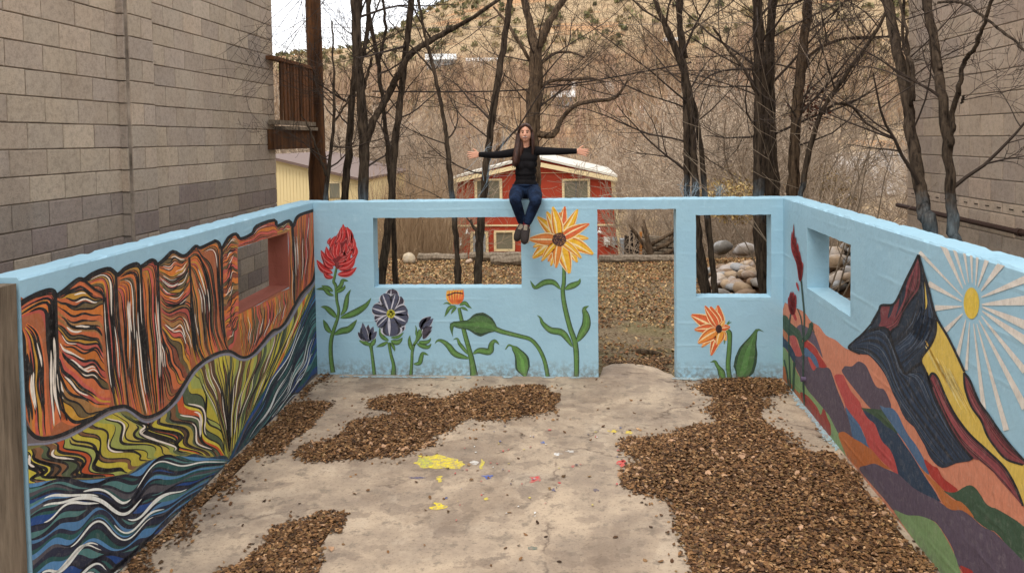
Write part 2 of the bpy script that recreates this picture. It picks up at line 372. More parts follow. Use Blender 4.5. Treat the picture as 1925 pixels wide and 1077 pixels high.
# ------------------------------------------------------------------ blue courtyard walls
def plane_pt(wall, px, py):
    d = ray(px, py)
    if wall == 'back': s = 9.0/d[1]
    else:
        X0, mm = (XL, ML) if wall == 'left' else (XR, MR); s = (X0-9*mm)/(d[0]-mm*d[1])
    return EYE+d*s
NRM = {'back': np.array([0, -1., 0]), 'left': np.array([1., -ML, 0])/math.hypot(1, ML), 'right': np.array([-1., MR, 0])/math.hypot(1, MR)}
def wall_mesh(name, P, u0, u1, z1, holes, label, cat='wall'):
    """P(u, z, w) -> point; w 0 is the painted inner face, w 1 the outer one"""
    ub = sorted(set([u0, u1]+[h for q in holes for h in q[:2]])); zb = sorted(set([-.15, z1]+[h for q in holes for h in q[2:]]))
    def sub(b, st):
        o = []
        for a, c in zip(b[:-1], b[1:]): k = max(1, int(round((c-a)/st))); o += [a+(c-a)*i/k for i in range(k)]
        return o+[b[-1]]
    U = sub(ub, .034); Z = sub(zb, .12); Z = Z[:-1]+[z1-.02, z1]
    hole = lambda u, z: any(a < u < b and c < z < d for a, b, c, d in holes)
    solid = lambda i, j: 0 <= i < len(U)-1 and 0 <= j < len(Z)-1 and not hole((U[i]+U[i+1])/2, (Z[j]+Z[j+1])/2)
    idx = {}; vs = []
    def vid(i, j, w):
        if (i, j, w) not in idx:
            u, z = U[i], Z[j]; du = dz = dw = 0
            if j == len(Z)-1:
                q = noise.noise(Vector((u*3.1, w*9, z1*7))); q2 = noise.noise(Vector((u*14, w*5+3, 0))); q3 = noise.noise(Vector((u*30, w*2, 5)))
                dz = .006*q+.005*q2+.004*q3-.005; chip = max(0, noise.noise(Vector((u*6.5, w*4+8, z1)))-.24)*.09; dz -= chip*.25; dw = (.007*q2+.008*q3+.010+chip)*(1 if w == 0 else -1)/TH; 
            elif j == len(Z)-2: dw = .004*(1 if w == 0 else -1)*noise.noise(Vector((u*20, w*7, 1)))/TH
            else:
                for a, b, c, d in holes:
                    if (abs(u-a) < 1e-6 or abs(u-b) < 1e-6) and c-1e-6 <= z <= d+1e-6: du = .006*noise.noise(Vector((z*13, w*5, a)))
                    if (abs(z-c) < 1e-6 or abs(z-d) < 1e-6) and a-1e-6 <= u <= b+1e-6: dz = .007*noise.noise(Vector((u*15, w*5, c)))
            idx[(i, j, w)] = len(vs); vs.append(P(u+du, z+dz, w+dw))
        return idx[(i, j, w)]
    fs = []
    for i in range(len(U)-1):
        for j in range(len(Z)-1):
            if not solid(i, j): continue
            fs.append((vid(i, j, 0), vid(i+1, j, 0), vid(i+1, j+1, 0), vid(i, j+1, 0)))
            fs.append((vid(i, j, 1), vid(i, j+1, 1), vid(i+1, j+1, 1), vid(i+1, j, 1)))
            if not solid(i-1, j): fs.append((vid(i, j, 0), vid(i, j+1, 0), vid(i, j+1, 1), vid(i, j, 1)))
            if not solid(i+1, j): fs.append((vid(i+1, j, 0), vid(i+1, j, 1), vid(i+1, j+1, 1), vid(i+1, j+1, 0)))
            if not solid(i, j+1): fs.append((vid(i, j+1, 0), vid(i+1, j+1, 0), vid(i+1, j+1, 1), vid(i, j+1, 1)))
            if not solid(i, j-1): fs.append((vid(i, j, 0), vid(i, j, 1), vid(i+1, j, 1), vid(i+1, j, 0)))
    mb = MB(); mb.add(vs, fs)
    o = mb.build(name, M['wallpaint'], label=label, cat=cat)
    b = bmesh.new(); b.from_mesh(o.data); bmesh.ops.recalc_face_normals(b, faces=b.faces); b.to_mesh(o.data); b.free()
    return o
def bz(px, py): return plane_pt('back', px, py)
holesB = [(bz(702, 470)[0], bz(980, 470)[0], bz(840, 541)[2], bz(840, 409)[2]),
          (dl, dr, -.2, bz(1195, 393.5)[2]),
          (bz(1308.5, 480)[0], bz(1450, 480)[0], bz(1380, 559)[2], bz(1380, 404)[2])]
wb = wall_mesh('blue_wall', lambda u, z, w: (u, YB+w*TH, z), XL-TH, XR+TH, HW, holesB,
               'light blue concrete wall across the back with painted flowers, two window holes and a doorway')
pl = lambda a, b: plane_pt('left', a, b); pr = lambda a, b: plane_pt('right', a, b)
LEND = pl(48, 800)[1]; REND = 2.2
zs = sorted([pl(445, 466)[2], pl(541, 437)[2]]); zl = sorted([pl(448, 589)[2], pl(543, 541)[2]])
HL = (pl(446.5, 527)[1], pl(542, 489)[1], sum(zl)/2, sum(zs)/2)
wl = wall_mesh('blue_wall', lambda u, z, w: (lx(u)-w*TH, u, z), LEND, 9.0, HW, [HL],
               'light blue concrete wall on the left painted with striped red cliffs and a river')
HR = (pr(1599, 530)[1], pr(1517, 480)[1], (pr(1599, 599.5)[2]+pr(1517, 538)[2])/2, (pr(1599, 459)[2]+pr(1517, 429)[2])/2)
wr = wall_mesh('blue_wall', lambda u, z, w: (rx(u)+w*TH, u, z), REND, 9.0, HW, [HR],
               'light blue concrete wall on the right painted with a dark mountain and a sun')
print('HOLES', holesB, HL, HR, LEND)
# terracotta lining of the left window hole
m = MB(); a, b, c, d = HL; e = .012
def lbox(u0, u1, z0, z1, w0=-.001, w1=TH):
    xs0 = [lx(u0)-w0, lx(u1)-w0]; xs1 = [lx(u0)-w1, lx(u1)-w1]
    v = [(xs0[0], u0, z0), (xs0[1], u1, z0), (xs1[1], u1, z0), (xs1[0], u0, z0), (xs0[0], u0, z1), (xs0[1], u1, z1), (xs1[1], u1, z1), (xs1[0], u0, z1)]
    m.add(v, [(0,3,2,1),(4,5,6,7),(0,1,5,4),(1,2,6,5),(2,3,7,6),(3,0,4,7)])
lbox(a+.002, b-.002, c-.006, c+e); lbox(b-e, b+.006, c+e, d-.003); lbox(a-.006, a+e, c+e, d-.003)
m.build('window_lining', M['jamb'], wl)

# ------------------------------------------------------------------ paint: thin sheets on the walls, traced where the mural stands
class Paint:
    def __init__(s, wall): s.w = wall; s.mb = MB(); s.k = 0
    def wp(s, p, lev):
        q = plane_pt(s.w, p[0], p[1])
        if s.w == 'left':
            y = min(max(q[1], LEND+.004), 8.9995); q = np.array([lx(y), y, q[2]])
        elif s.w == 'right':
            y = min(max(q[1], REND+.02), 8.9995); q = np.array([rx(y), y, q[2]])
        q[2] = min(max(q[2], .002), HW-.012)
        return q+NRM[s.w]*(.0022+.00012*lev)
    def poly(s, pts, rgb, lev=None, n=5, smooth=True):
        P = catmull(pts, n, True) if smooth else np.asarray(pts, float)
        if lev is None: s.k += 1; lev = s.k
        V = [s.wp(p, lev) for p in P]
        tr = tessellate_polygon([[Vector((p[0], p[1], 0)) for p in P]])
        s.mb.add(V, tr, lin(rgb))
        return s
    def ribbon(s, pts, w, rgb, lev=None, n=5, resm=None, prof=None):
        P = catmull(pts, n); 
        if resm: P = resample(P, resm)
        if lev is None: s.k += 1; lev = s.k
        T = np.gradient(P, axis=0); T /= np.linalg.norm(T, axis=1)[:, None]+1e-9; N = np.stack([-T[:, 1], T[:, 0]], 1)
        t = np.linspace(0, 1, len(P))
        W = np.interp(t, np.linspace(0, 1, len(w)), w) if np.ndim(w) else np.full(len(P), float(w))
        if prof is not None: W = W*prof(t)
        A, B = P+N*W[:, None]/2, P-N*W[:, None]/2
        V = [s.wp(p, lev) for p in A]+[s.wp(p, lev) for p in B]; k = len(P)
        s.mb.add(V, [(i, i+1, k+i+1, k+i) for i in range(k-1)], lin(rgb))
        return s
    def build(s, name, parent, **k):
        o = s.mb.build(name, M['mural'], parent, **k); return o
def Z(ox, oy, sc): return lambda *pts: [(ox+p[0]/sc, oy+p[1]/sc) for p in pts]
def leafprof(t): return np.sin(np.pi*np.clip(t, 0, 1)**.8)**.8
def petprof(t): return np.sin(np.pi*np.clip(t, 0.0, 1)**.62*.97+.09*(1-t))**.75

def surf(guides, ns, nt):
    G = np.stack([resample(catmull(g, 10), nt) for g in guides])          # (k, nt, 2)
    k = len(G); q = np.linspace(0, k-1, ns); i = np.clip(q.astype(int), 0, k-2); f = (q-i)[:, None, None]
    g0 = G[np.clip(i-1, 0, k-1)]; g1 = G[i]; g2 = G[i+1]; g3 = G[np.clip(i+2, 0, k-1)]
    lin_ = g1*(1-f)+g2*f
    cr = .5*((2*g1)+(-g0+g2)*f+(2*g0-5*g1+4*g2-g3)*f*f+(-g0+3*g1-3*g2+g3)*f**3)
    return lin_*.5+cr*.5
def sm_noise(nt, m, rng):
    q = rng.normal(size=m+3); return np.interp(np.linspace(0, m+2, nt), np.arange(m+3), q) if m < 3 else resample(catmull(np.stack([np.arange(m+3.), q], 1), 8), nt)[:, 1]
def stripes(pt, guides, n, palette, wts, nt=40, seed=0, wob=.30, waves=3, black=.9, white=.35, bw=3.2, lev=1, blk=(14, 8, 8), wht=(250, 238, 222), cm=0.0, cf=2.5, kp=.11):
    rng = np.random.default_rng(seed); wts = np.array(wts, float)/sum(wts)
    RES = 6; S = surf(guides, n*RES+1, nt)
    # boundaries in units of s
    w = rng.uniform(.55, 1.6, n); b0 = np.r_[0, np.cumsum(w)]; b0 = b0/b0[-1]*n
    Bd = [np.full(nt, 0.0)]
    for k in range(1, n): Bd.append(b0[k]+wob*sm_noise(nt, waves, rng))
    Bd.append(np.full(nt, float(n)))
    if cm:
        tq = np.linspace(0, 1, nt); env = np.minimum(1, np.minimum(tq, 1-tq)*6)
        for k in range(1, n): Bd[k] = Bd[k]+cm*env*np.sin(2*np.pi*(cf*tq+k*kp+.12*np.sin(k*.5)))
    Bd = np.maximum.accumulate(np.clip(np.array(Bd), 0, n), axis=0)
    tt = np.arange(nt)
    def at(b):
        q = np.clip(b*RES, 0, n*RES-1e-6); i = q.astype(int); f = (q-i)[:, None]
        return S[i, tt]*(1-f)+S[i+1, tt]*f
    prev = -1
    for k in range(n):
        A, B = at(Bd[k]), at(Bd[k+1])
        c = rng.choice(len(palette), p=wts)
        if c == prev: c = (c+1+rng.integers(len(palette)-1)) % len(palette)
        prev = c
        V = [pt.wp(p, lev) for p in A]+[pt.wp(p, lev) for p in B]
        pt.mb.add(V, [(i, i+1, nt+i+1, nt+i) for i in range(nt-1)], lin(np.array(palette[c])*rng.uniform(.92, 1.06)))
    def stroke(b, t0, t1, wd, rgb, lv):
        m_ = (tt >= t0*(nt-1)) & (tt <= t1*(nt-1))
        if m_.sum() < 4: return
        P = at(b)[m_]; T = np.gradient(P, axis=0); T /= np.linalg.norm(T, axis=1)[:, None]+1e-6; N = np.stack([-T[:, 1], T[:, 0]], 1)
        q = np.linspace(0, 1, len(P)); W = wd*(np.sin(np.pi*np.clip(q*1.0, .0, 1))**.45)*(1+.25*np.interp(q, np.linspace(0, 1, 5), rng.normal(size=5)).clip(-1, 1))
        W = W*np.clip(1.35-P[:, 0]/620 if pt.w == 'left' else 1.0, .45, 1.3)
        V = [pt.wp(p, lv) for p in P+N*W[:, None]/2]+[pt.wp(p, lv) for p in P-N*W[:, None]/2]; m2 = len(P)
        pt.mb.add(V, [(i, i+1, m2+i+1, m2+i) for i in range(m2-1)], lin(rgb))
    for k in range(1, n):
        if rng.random() < black:
            a = rng.uniform(0, .25) if rng.random() < .5 else 0; b = 1-rng.uniform(0, .3) if rng.random() < .5 else 1
            stroke(Bd[k], a, b, bw*rng.uniform(.6, 1.35), blk, lev+2)
        if rng.random() < white:
            a = rng.uniform(0, .55); stroke(Bd[k]+rng.choice([-1, 1])*rng.uniform(.30, .42), a, a+rng.uniform(.25, .6), bw*rng.uniform(.55, .95), wht, lev+3)

CLIFF = [(212, 112, 62), (204, 92, 76), (176, 126, 68), (112, 92, 54), (206, 152, 48), (222, 126, 44), (150, 76, 46)]
CW = [5, 4.5, 3, 2.0, 1.6, 3, 1]
SKY_ = [(31, 576), (48, 564), (72, 552), (91, 546), (100, 548), (105, 556), (122, 545), (135, 534), (148, 525), (158, 526), (172, 516), (191, 508), (206, 506), (217, 515), (222, 516), (237, 503), (256, 496), (263, 502), (282, 490), (290, 491), (296, 497), (311, 485), (324, 473), (341, 481), (352, 478), (367, 463), (376, 466), (400, 455), (404, 453), (411, 457), (416, 468), (429, 447), (443, 440), (452, 449), (474, 439), (482, 425), (515, 414), (521, 425), (543, 415), (550, 427), (556, 412), (564, 404), (588, 396), (592, 394)]
TRAIL = [(30, 780), (42, 796), (53, 809), (66, 821), (83, 824), (109, 819), (135, 808), (161, 794), (182, 781), (200, 770), (222, 764), (237, 764), (254, 774), (269, 783), (284, 782), (304, 772), (321, 757), (334, 739), (347, 718), (360, 698), (378, 681), (400, 667), (421, 660), (435, 661), (450, 670), (463, 671), (477, 662), (494, 642), (511, 622), (523, 618), (535, 607), (550, 580), (564, 555), (576, 541), (588, 527), (594, 500)]
TRAIL2 = [(46, 862), (76, 847), (113, 833), (139, 822), (165, 806), (187, 792), (202, 784), (222, 776), (240, 774), (252, 783), (266, 797), (280, 799), (300, 789), (320, 771), (336, 756), (351, 729), (366, 704), (382, 688), (402, 677), (421, 669), (435, 671), (449, 680), (463, 681), (480, 672), (497, 653), (514, 633), (527, 628), (541, 616), (555, 590), (570, 565), (582, 552), (596, 536)]
RIVT = [(48, 908), (80, 915), (115, 900), (163, 901), (211, 895), (244, 890), (260, 878), (277, 867), (301, 855), (324, 860), (351, 857), (366, 852), (389, 860), (416, 855), (430, 863)]
RIVT2 = [(430, 863), (440, 838), (468, 780), (486, 754), (507, 713), (523, 687), (543, 656), (558, 627), (568, 596), (580, 565), (596, 538)]
# the cliffs
pc = Paint('left')
win_cut = [(541, 437), (445, 466), (448, 589), (543, 541)]
pc.poly(SKY_[:34]+[(449, 452), (446, 466), (447, 530), (448, 590), (497, 566), (543, 542), (552, 575)]+TRAIL[31:0:-1]+[(30, 780)], (176, 100, 58), 0, 2)
pc.poly([(541, 437), (542, 489), (543.5, 543)]+[(552, 572)]+TRAIL[32:]+SKY_[:36:-1], (176, 100, 58), 0, 2)
pc.poly([(445, 466), (452, 449), (474, 439), (482, 425), (515, 414), (521, 425), (543, 415), (548, 424), (541, 437), (493, 451)], (176, 100, 58), 0, 2)
A = dict(palette=CLIFF, wts=CW)
fam = [
 ([[(33,577),(60,560),(95,550),(103,560),(106,620),(108,690),(111,740),(125,785)],[(33,592),(60,575),(88,567),(95,590),(98,650),(98,720),(102,800)],[(34,600),(55,592),(75,590),(84,620),(90,680),(92,740),(96,812)]],8,5),
 ([[(34,608),(40,640),(43,700),(46,760),(49,800)],[(44,618),(58,650),(62,720),(68,780),(72,819)],[(50,606),(74,628),(84,680),(88,760),(95,817)]],9,5),
 ([[(107,556),(130,540),(148,527),(165,540),(195,562)],[(107,566),(125,577),(150,577),(175,575),(196,566)],[(107,585),(130,605),(155,608),(180,606),(192,620)],[(107,610),(130,630),(155,636),(180,636),(192,655)],[(109,640),(125,665),(150,672),(175,675),(198,700)],[(112,665),(130,695),(155,715),(185,740),(208,748)],[(107,690),(115,725),(140,750),(170,768),(202,768)],[(103,720),(105,760),(115,790),(140,800),(165,788)]],26,4.2),
 ([[(157,527),(190,509),(208,508),(217,530),(222,600),(232,700),(238,764)],[(165,533),(188,525),(197,535),(203,600),(212,700),(224,763)],[(178,548),(186,545),(192,560),(198,640),(206,720),(212,766)]],12,3.4),
 ([[(222,516),(240,505),(258,499),(264,510),(268,580),(278,680),(290,778)],[(224,524),(240,517),(252,520),(257,560),(262,660),(272,740),(280,780)],[(225,533),(236,532),(243,550),(247,640),(250,720),(262,777)],[(218,545),(226,560),(230,600),(236,680),(240,720),(248,770)]],17,3.2),
 ([[(264,505),(280,493),(291,493),(296,530),(300,600),(305,680),(308,768)],[(266,512),(278,507),(284,540),(287,600),(293,680),(298,773)],[(264,515),(269,560),(274,640),(284,720),(290,778)]],12,3.0),
 ([[(297,497),(310,487),(324,476),(338,484),(350,488)],[(298,505),(310,513),(325,516),(340,508),(352,492)],[(299,520),(312,530),(328,532),(345,522),(355,500)],[(300,538),(315,552),(330,554),(347,540),(358,520)],[(301,560),(315,572),(332,572),(350,560),(360,548)],[(302,575),(318,585),(340,575),(355,580),(363,610)],[(304,595),(320,605),(338,600),(350,620),(360,650)],[(306,615),(322,632),(338,640),(350,665),(358,695)],[(302,620),(312,650),(325,690),(338,715),(347,715)],[(298,640),(302,690),(308,735),(318,755),(330,742)]],40,2.8),
 ([[(345,483),(368,466),(378,478),(398,500),(408,560),(412,620),(428,658)],[(353,490),(368,480),(380,500),(392,540),(398,620),(410,663)],[(357,500),(368,520),(380,560),(386,640),(394,670)],[(358,520),(364,580),(372,640),(384,676)],[(357,545),(358,620),(364,670),(370,688)]],26,2.7),
 ([[(378,470),(402,456),(412,465),(417,520),(421,600),(430,658)],[(380,478),(398,472),(405,500),(409,560),(413,610),(420,655)]],7,2.6),
 ([[(416,470),(430,450),(443,442),(450,452)],[(416,485),(430,470),(442,465),(446,470)],[(418,505),(428,495),(438,480),(445,478)],[(419,530),(428,520),(436,500),(446,502)],[(420,560),(430,552),(437,535),(447,532)],[(421,590),(430,585),(440,565),(448,560)],[(424,620),(432,612),(440,596),(448,592)],[(430,658),(438,650),(446,625),(449,600)]],34,2.4),
 ([[(452,450),(474,440),(483,427),(515,417),(521,428)],[(449,456),(474,446),(486,434),(512,426),(521,434)],[(446,464),(474,456),(492,450),(512,444),(521,442)]],8,2.2),
 ([[(521,428),(532,422),(543,418),(547,425)],[(521,441),(532,438),(541,435),(546,432)]],5,2.0),
 ([[(543,420),(549,430),(551,500),(552,560),(556,566)],[(542,437),(543,470),(544,520),(545,560),(547,584)]],5,2.2),
 ([[(446,592),(450,620),(452,645),(456,670)],[(470,580),(472,610),(470,640),(464,670)],[(497,568),(500,600),(494,625),(480,658)],[(522,556),(524,580),(518,600),(512,620)],[(543,545),(545,560),(542,580),(534,607)]],28,2.3),
 ([[(550,430),(551,470),(552,520),(552,574)],[(557,415),(560,470),(562,510),(560,562)],[(575,402),(573,450),(572,500),(568,550)],[(593,396),(594,430),(592,480),(586,530)]],22,2.3),
]
for i, (g, n, bw) in enumerate(fam):
    stripes(pc, g, max(5, int(n*1.08)), cm=.3, seed=20+i, bw=bw*1.0, lev=1+(i % 2)*4, wob=.24, waves=3 if i not in (2, 6, 9) else 4, kp=.05, white=.36, black=.92, **A)
for a in ([(104, 552), (106, 620), (109, 690), (114, 745), (125, 790)], [(217, 515), (221, 590), (232, 690), (241, 768)], [(296, 497), (300, 600), (306, 640), (322, 690)], [(264, 503), (270, 600), (282, 690), (293, 778)],
          [(355, 483), (360, 560), (368, 640), (384, 676)], [(416, 466), (418, 560), (422, 640), (431, 660)], [(549, 428), (553, 500), (553, 570)], [(157, 527), (176, 543), (196, 562), (202, 640), (214, 740)]):
    pc.ribbon(a, [5, 5, 4, 3] if a[0][0] < 250 else [4.5, 3.5, 3, 2.5], (14, 8, 8), 11)
pc.ribbon(SKY_, [10, 9, 8, 7, 6, 6, 5.5], (10, 8, 10), 12, 3)
pc.build('painted_cliffs', wl)
# the hills below the cliffs
ph = Paint('left')
HILL = [(212, 196, 62), (164, 172, 86), (84, 98, 66), (136, 92, 56), (212, 90, 36), (196, 176, 74), (98, 70, 44)]
ph.poly(TRAIL+RIVT2[::-1]+RIVT[::-1], (132, 126, 66), 0, 2)
hg = [[(47,862),(50,880),(50,900),(50,910)],[(55,855),(75,875),(95,893),(118,899)],[(90,844),(120,860),(150,890),(180,898)],[(130,826),(165,845),(195,880),(235,890)],[(170,804),(200,830),(240,858),(275,866)],[(215,780),(245,810),(290,838),(325,858)],[(262,798),(300,815),(335,840),(365,852)],[(310,780),(345,808),(375,838),(400,858)],[(340,748),(370,790),(395,825),(420,855)],[(370,700),(390,750),(410,790),(428,858)],[(400,680),(408,715),(418,755),(430,850)],[(425,673),(426,710),(427,750),(431,850)],[(455,684),(445,720),(437,765),(433,856)],[(480,672),(465,712),(448,770),(441,836)],[(515,634),(500,680),(475,740),(455,806)],[(540,618),(525,650),(500,710),(472,775)],[(562,580),(545,625),(525,670),(497,733)],[(596,536),(580,566),(566,600),(543,656)]]
hg = [[(g[0][0]-3, g[0][1]-9)]+g[1:] for g in hg]
stripes(ph, hg[:10], 40, HILL, [5, 3, 3, 3, 2, 2, 1.5], seed=51, bw=5.0, lev=2, wob=.26, waves=5, black=.88, white=.30, nt=80, cm=1.25, cf=1.9, kp=.045)
stripes(ph, hg[9:], 52, HILL, [5, 3.5, 2.5, 3, 1, 2.5, 1.5], seed=52, bw=3.0, lev=4, wob=.3, waves=4, black=.66, white=.2, nt=50, cm=.5, kp=.06)
ph.build('painted_hills', wl)
# the river
pv = Paint('left')
RIV = [(30, 88, 86), (84, 134, 132), (22, 72, 140), (86, 140, 188), (30, 36, 62), (88, 84, 92), (26, 66, 76)]
pv.poly(RIVT+[(418, 880), (380, 920), (330, 968), (225, 1077), (60, 1245), (56, 1150), (52, 1000)], (30, 60, 80), 0, 2)
rg = [[(49,910),(115,900),(163,902),(244,891),(301,857),(351,858),(430,864)],[(50,945),(110,925),(170,928),(230,945),(290,892),(350,880),(424,871)],[(50,975),(110,945),(180,940),(235,965),(290,925),(345,905),(410,884)],[(53,1015),(110,990),(180,950),(240,985),(290,955),(340,928),(392,902)],[(54,1065),(120,1030),(180,1000),(240,1012),(280,982),(330,950),(370,924)],[(55,1115),(120,1070),(180,1040),(230,1047),(275,1015),(310,985),(345,952)],[(56,1180),(110,1130),(160,1090),(200,1080),(240,1050),(280,1025),(306,997)],[(58,1245),(90,1205),(130,1168),(170,1132),(200,1102),(230,1072),(262,1040)]]
stripes(pv, rg, 36, RIV, [3.6, 3.4, 1.1, 1.8, 1.3, 1.0, 1.6], seed=67, bw=6.4, lev=2, wob=.28, waves=7, black=.8, white=.45, nt=120, cm=1.15, cf=3.6, kp=.07, blk=(20, 24, 44), wht=(248, 250, 242))
pv.poly(RIVT2+[(597, 704), (560, 740), (520, 780), (470, 828), (430, 868)], (30, 70, 90), 0, 2)
qg = [[(431,864),(468,781),(507,714),(543,657),(568,596),(594,540)],[(448,845),(490,776),(530,706),(560,640),(580,590),(596,568)],[(475,822),(520,760),(555,690),(575,640),(585,610),(596,598)],[(510,790),(550,732),(575,692),(585,662),(591,640),(597,632)],[(430,869),(470,830),(520,781),(560,741),(590,711),(598,702)]]
stripes(pv, qg, 28, RIV, [3, 3, 1.3, 2, 1.6, 1, 2], seed=62, bw=3.4, lev=4, wob=.28, waves=6, black=.75, white=.45, nt=80, cm=.8, cf=3.2, kp=.06, blk=(20, 24, 44), wht=(236, 242, 238))
pv.build('painted_river', wl)
pt_ = Paint('left')
TR3 = [(a[0]*.7+b[0]*.3, a[1]*.7+b[1]*.3-1) for a, b in zip(resample(TRAIL2, 60), resample(TRAIL, 60))]
pt_.poly(TRAIL+TR3[::-1], (118, 106, 106), 14, 3)
pt_.ribbon(TR3, 4, (140, 142, 158), 15, 3)
pt_.ribbon(TRAIL, [8, 7, 6, 5, 4.5], (12, 8, 10), 16, 3)
pt_.build('painted_trail', wl)

# ------------------------------------------------------------------ right mural
R1, R2, R3, R4, R5, R6 = Z(1460, 400, 5.385), Z(1460, 580, 5.385), Z(1640, 460, 3.779), Z(1640, 700, 3.779), Z(1560, 760, 5.385), Z(1680, 877, 5.385)
GND = [(2350, 1784), (2000, 1358), (1771, 1079), (1671, 957), (1586, 851), (1516, 768), (1470.5, 712)]
peachtop = [(1470, 579), (1492, 578), (1508, 584), (1516, 591), (1525, 604), (1540, 613), (1553, 630), (1571, 639), (1586, 652), (1596, 657), (1618, 665), (1633, 667), (1646, 678), (1659, 691)]
peachr = [(1659, 686), (1674, 714), (1682, 740), (1688, 753), (1703, 785), (1725, 806), (1738, 832), (1751, 859), (1772, 877), (1799, 869), (1825, 861), (1849, 865), (1873, 883), (1894, 909), (1918, 943), (1960, 985), (2060, 1080), (2350, 1330)]
pm = Paint('right')
pm.poly(peachtop[:-1]+peachr+GND, (214, 136, 104), 1, 3)
pm.build('painted_peach_hill', wr)
def hill(name, rgb, lev, *segs):
    q = Paint('right'); pts = []
    for s_ in segs: pts += s_
    q.poly(pts, rgb, lev, 3); return q.build(name, wr)
PUR, NAV, GRN, RED, ORG, BLU, CRL, LGR = (88, 74, 88), (34, 58, 82), (54, 82, 56), (176, 48, 38), (188, 104, 46), (76, 108, 142), (192, 74, 70), (128, 158, 104)
hill('painted_light_green_hill', LGR, 2, R2((50,350),(110,460),(190,610),(280,760),(380,900),(470,1000),(540,1077)), R5((60,180),(100,320),(160,500)), [(1586, 851), (1516, 768), (1480, 722), (1471, 690)])
hill('painted_orange_hill', ORG, 3, R2((50,540),(90,600),(120,700),(150,760),(180,800),(230,850),(280,940),(300,990),(180,870),(55,700)))
hill('painted_red_hill', (150, 52, 42), 4, R2((240,850),(300,870),(360,930),(420,1010),(450,1077)), R5((-60,30),(-20,140),(10,210)), [(1560, 820), (1530, 787), (1514, 766)])
hill('painted_purple_hill', PUR, 5, R2((180,490),(240,470),(340,480),(370,610),(420,590),(530,600),(570,680),(610,800),(650,900),(690,1000),(700,1077)), R5((160,30),(200,160),(240,330),(170,290),(100,300),(60,240),(0,120)), R2((500,1040),(400,920),(330,840),(280,760),(220,650),(185,570)))
hill('painted_red_hill', RED, 6, R2((275,310),(330,340),(400,400),(430,460),(470,520),(510,590),(430,590),(400,500),(330,430),(285,390)))
hill('painted_blue_hill', BLU, 7, R2((275,410),(300,395),(340,430),(390,480),(420,540),(430,590),(400,590),(370,560),(330,490),(290,480)))
hill('painted_coral_hill', CRL, 8, R2((320,495),(345,500),(380,560),(400,590),(385,625),(365,615),(340,560)))
hill('painted_purple_hill', (96, 82, 98), 6, R2((200,200),(250,160),(330,200),(380,240),(430,360),(470,500),(430,440),(380,370),(300,310),(250,300),(220,260)))
hill('painted_green_hill', GRN, 9, R2((52,72),(110,80),(140,140),(205,195),(245,240),(265,330),(270,470),(240,400),(200,290),(120,270),(75,215),(50,190)))
hill('painted_orange_hill', (196, 116, 70), 10, R2((50,190),(75,215),(110,255),(125,300),(120,345),(80,300),(52,245)))
hill('painted_coral_hill', (190, 84, 78), 11, R2((130,285),(185,275),(215,350),(260,470),(195,475),(150,360)))
hill('painted_navy_hill', NAV, 12, R2((52,250),(80,300),(125,345),(160,400),(195,480),(180,545),(140,480),(100,410),(50,360)))
hill('painted_light_green_hill', LGR, 4, R2((52,370),(100,420),(150,500),(190,600),(220,680),(240,850),(180,800),(130,700),(100,600),(55,560)))
# middle hills
hill('painted_purple_hill', PUR, 6, R2((670,650),(680,600),(700,580),(760,585),(800,555),(830,535),(870,545),(910,580),(940,640),(970,710),(1000,770),(1030,800),(1077,810)), [(1664, 734), (1670, 745), (1676, 766), (1660, 775), (1640, 770), (1610, 735)])
hill('painted_coral_hill', CRL, 7, R2((585,680),(670,668),(700,720),(760,840),(850,950),(880,1077)), R5((340,60),(400,150),(460,200),(500,300),(540,380),(610,450),(660,560),(700,710),(640,670),(560,600),(400,430),(360,320),(300,200),(220,100),(160,10)), R2((700,980),(640,830)))
hill('painted_blue_hill', BLU, 6, R5((155,0),(170,30),(230,110),(300,200),(350,310),(410,440),(330,400),(240,340),(215,230),(185,120)))
hill('painted_green_hill', (56, 82, 54), 8, R2((715,700),(770,685),(840,685),(890,720),(930,780),(980,870),(1030,950),(1077,1030)), R5((520,30),(600,160),(660,230),(690,300),(600,240),(500,170),(400,90),(340,60)), R2((820,930),(750,800)))
hill('painted_navy_hill', NAV, 9, R5((340,60),(400,85),(500,150),(560,210),(640,260),(700,310),(760,400),(830,500),(880,580),(920,650),(990,760),(1077,890)), [(1765, 935), (1770, 943)], R6((470,350),(400,335),(330,290),(230,230),(150,180),(60,80)), R5((700,710),(660,560),(610,450),(540,380),(500,300),(460,200),(390,140)))
hill('painted_blue_hill', BLU, 10, R5((510,10),(560,30),(640,40),(700,110),(740,200),(800,310),(870,400),(930,500),(970,580),(1010,700),(980,690),(930,640),(880,570),(830,490),(760,380),(700,300),(640,210),(560,100)))
hill('painted_orange_hill', ORG, 11, R5((90,300),(140,275),(190,300),(240,340),(300,370),(360,410),(430,460),(490,530),(550,600),(620,650),(540,640),(460,600),(380,610),(300,650),(180,520),(130,420)))
hill('painted_purple_hill', (92, 78, 94), 12, R5((300,650),(380,615),(460,598),(560,645),(690,700),(760,760),(850,840),(950,900),(1077,960)), R6((520,390),(600,440),(700,440),(800,510),(900,600),(1000,650),(1077,710)), [(1960, 1090), (2100, 1240), (2250, 1480), (2000, 1300), (1850, 1140), (1812, 1077)], R6((650,970),(600,820),(520,680),(440,570),(370,530),(260,495),(150,490),(20,455)), R5((560,960),(420,800)))
hill('painted_light_green_hill', LGR, 13, R6((12,455),(80,465),(150,490),(260,495),(370,530),(440,575),(500,660),(580,800),(640,930),(690,1077)), [(1835, 1120), (1860, 1180), (1771, 1079), (1725, 1022)])
hill('painted_red_hill', RED, 14, R6((680,1010),(740,1020),(800,1050),(830,1100)), [(1860, 1120), (1830, 1105)])
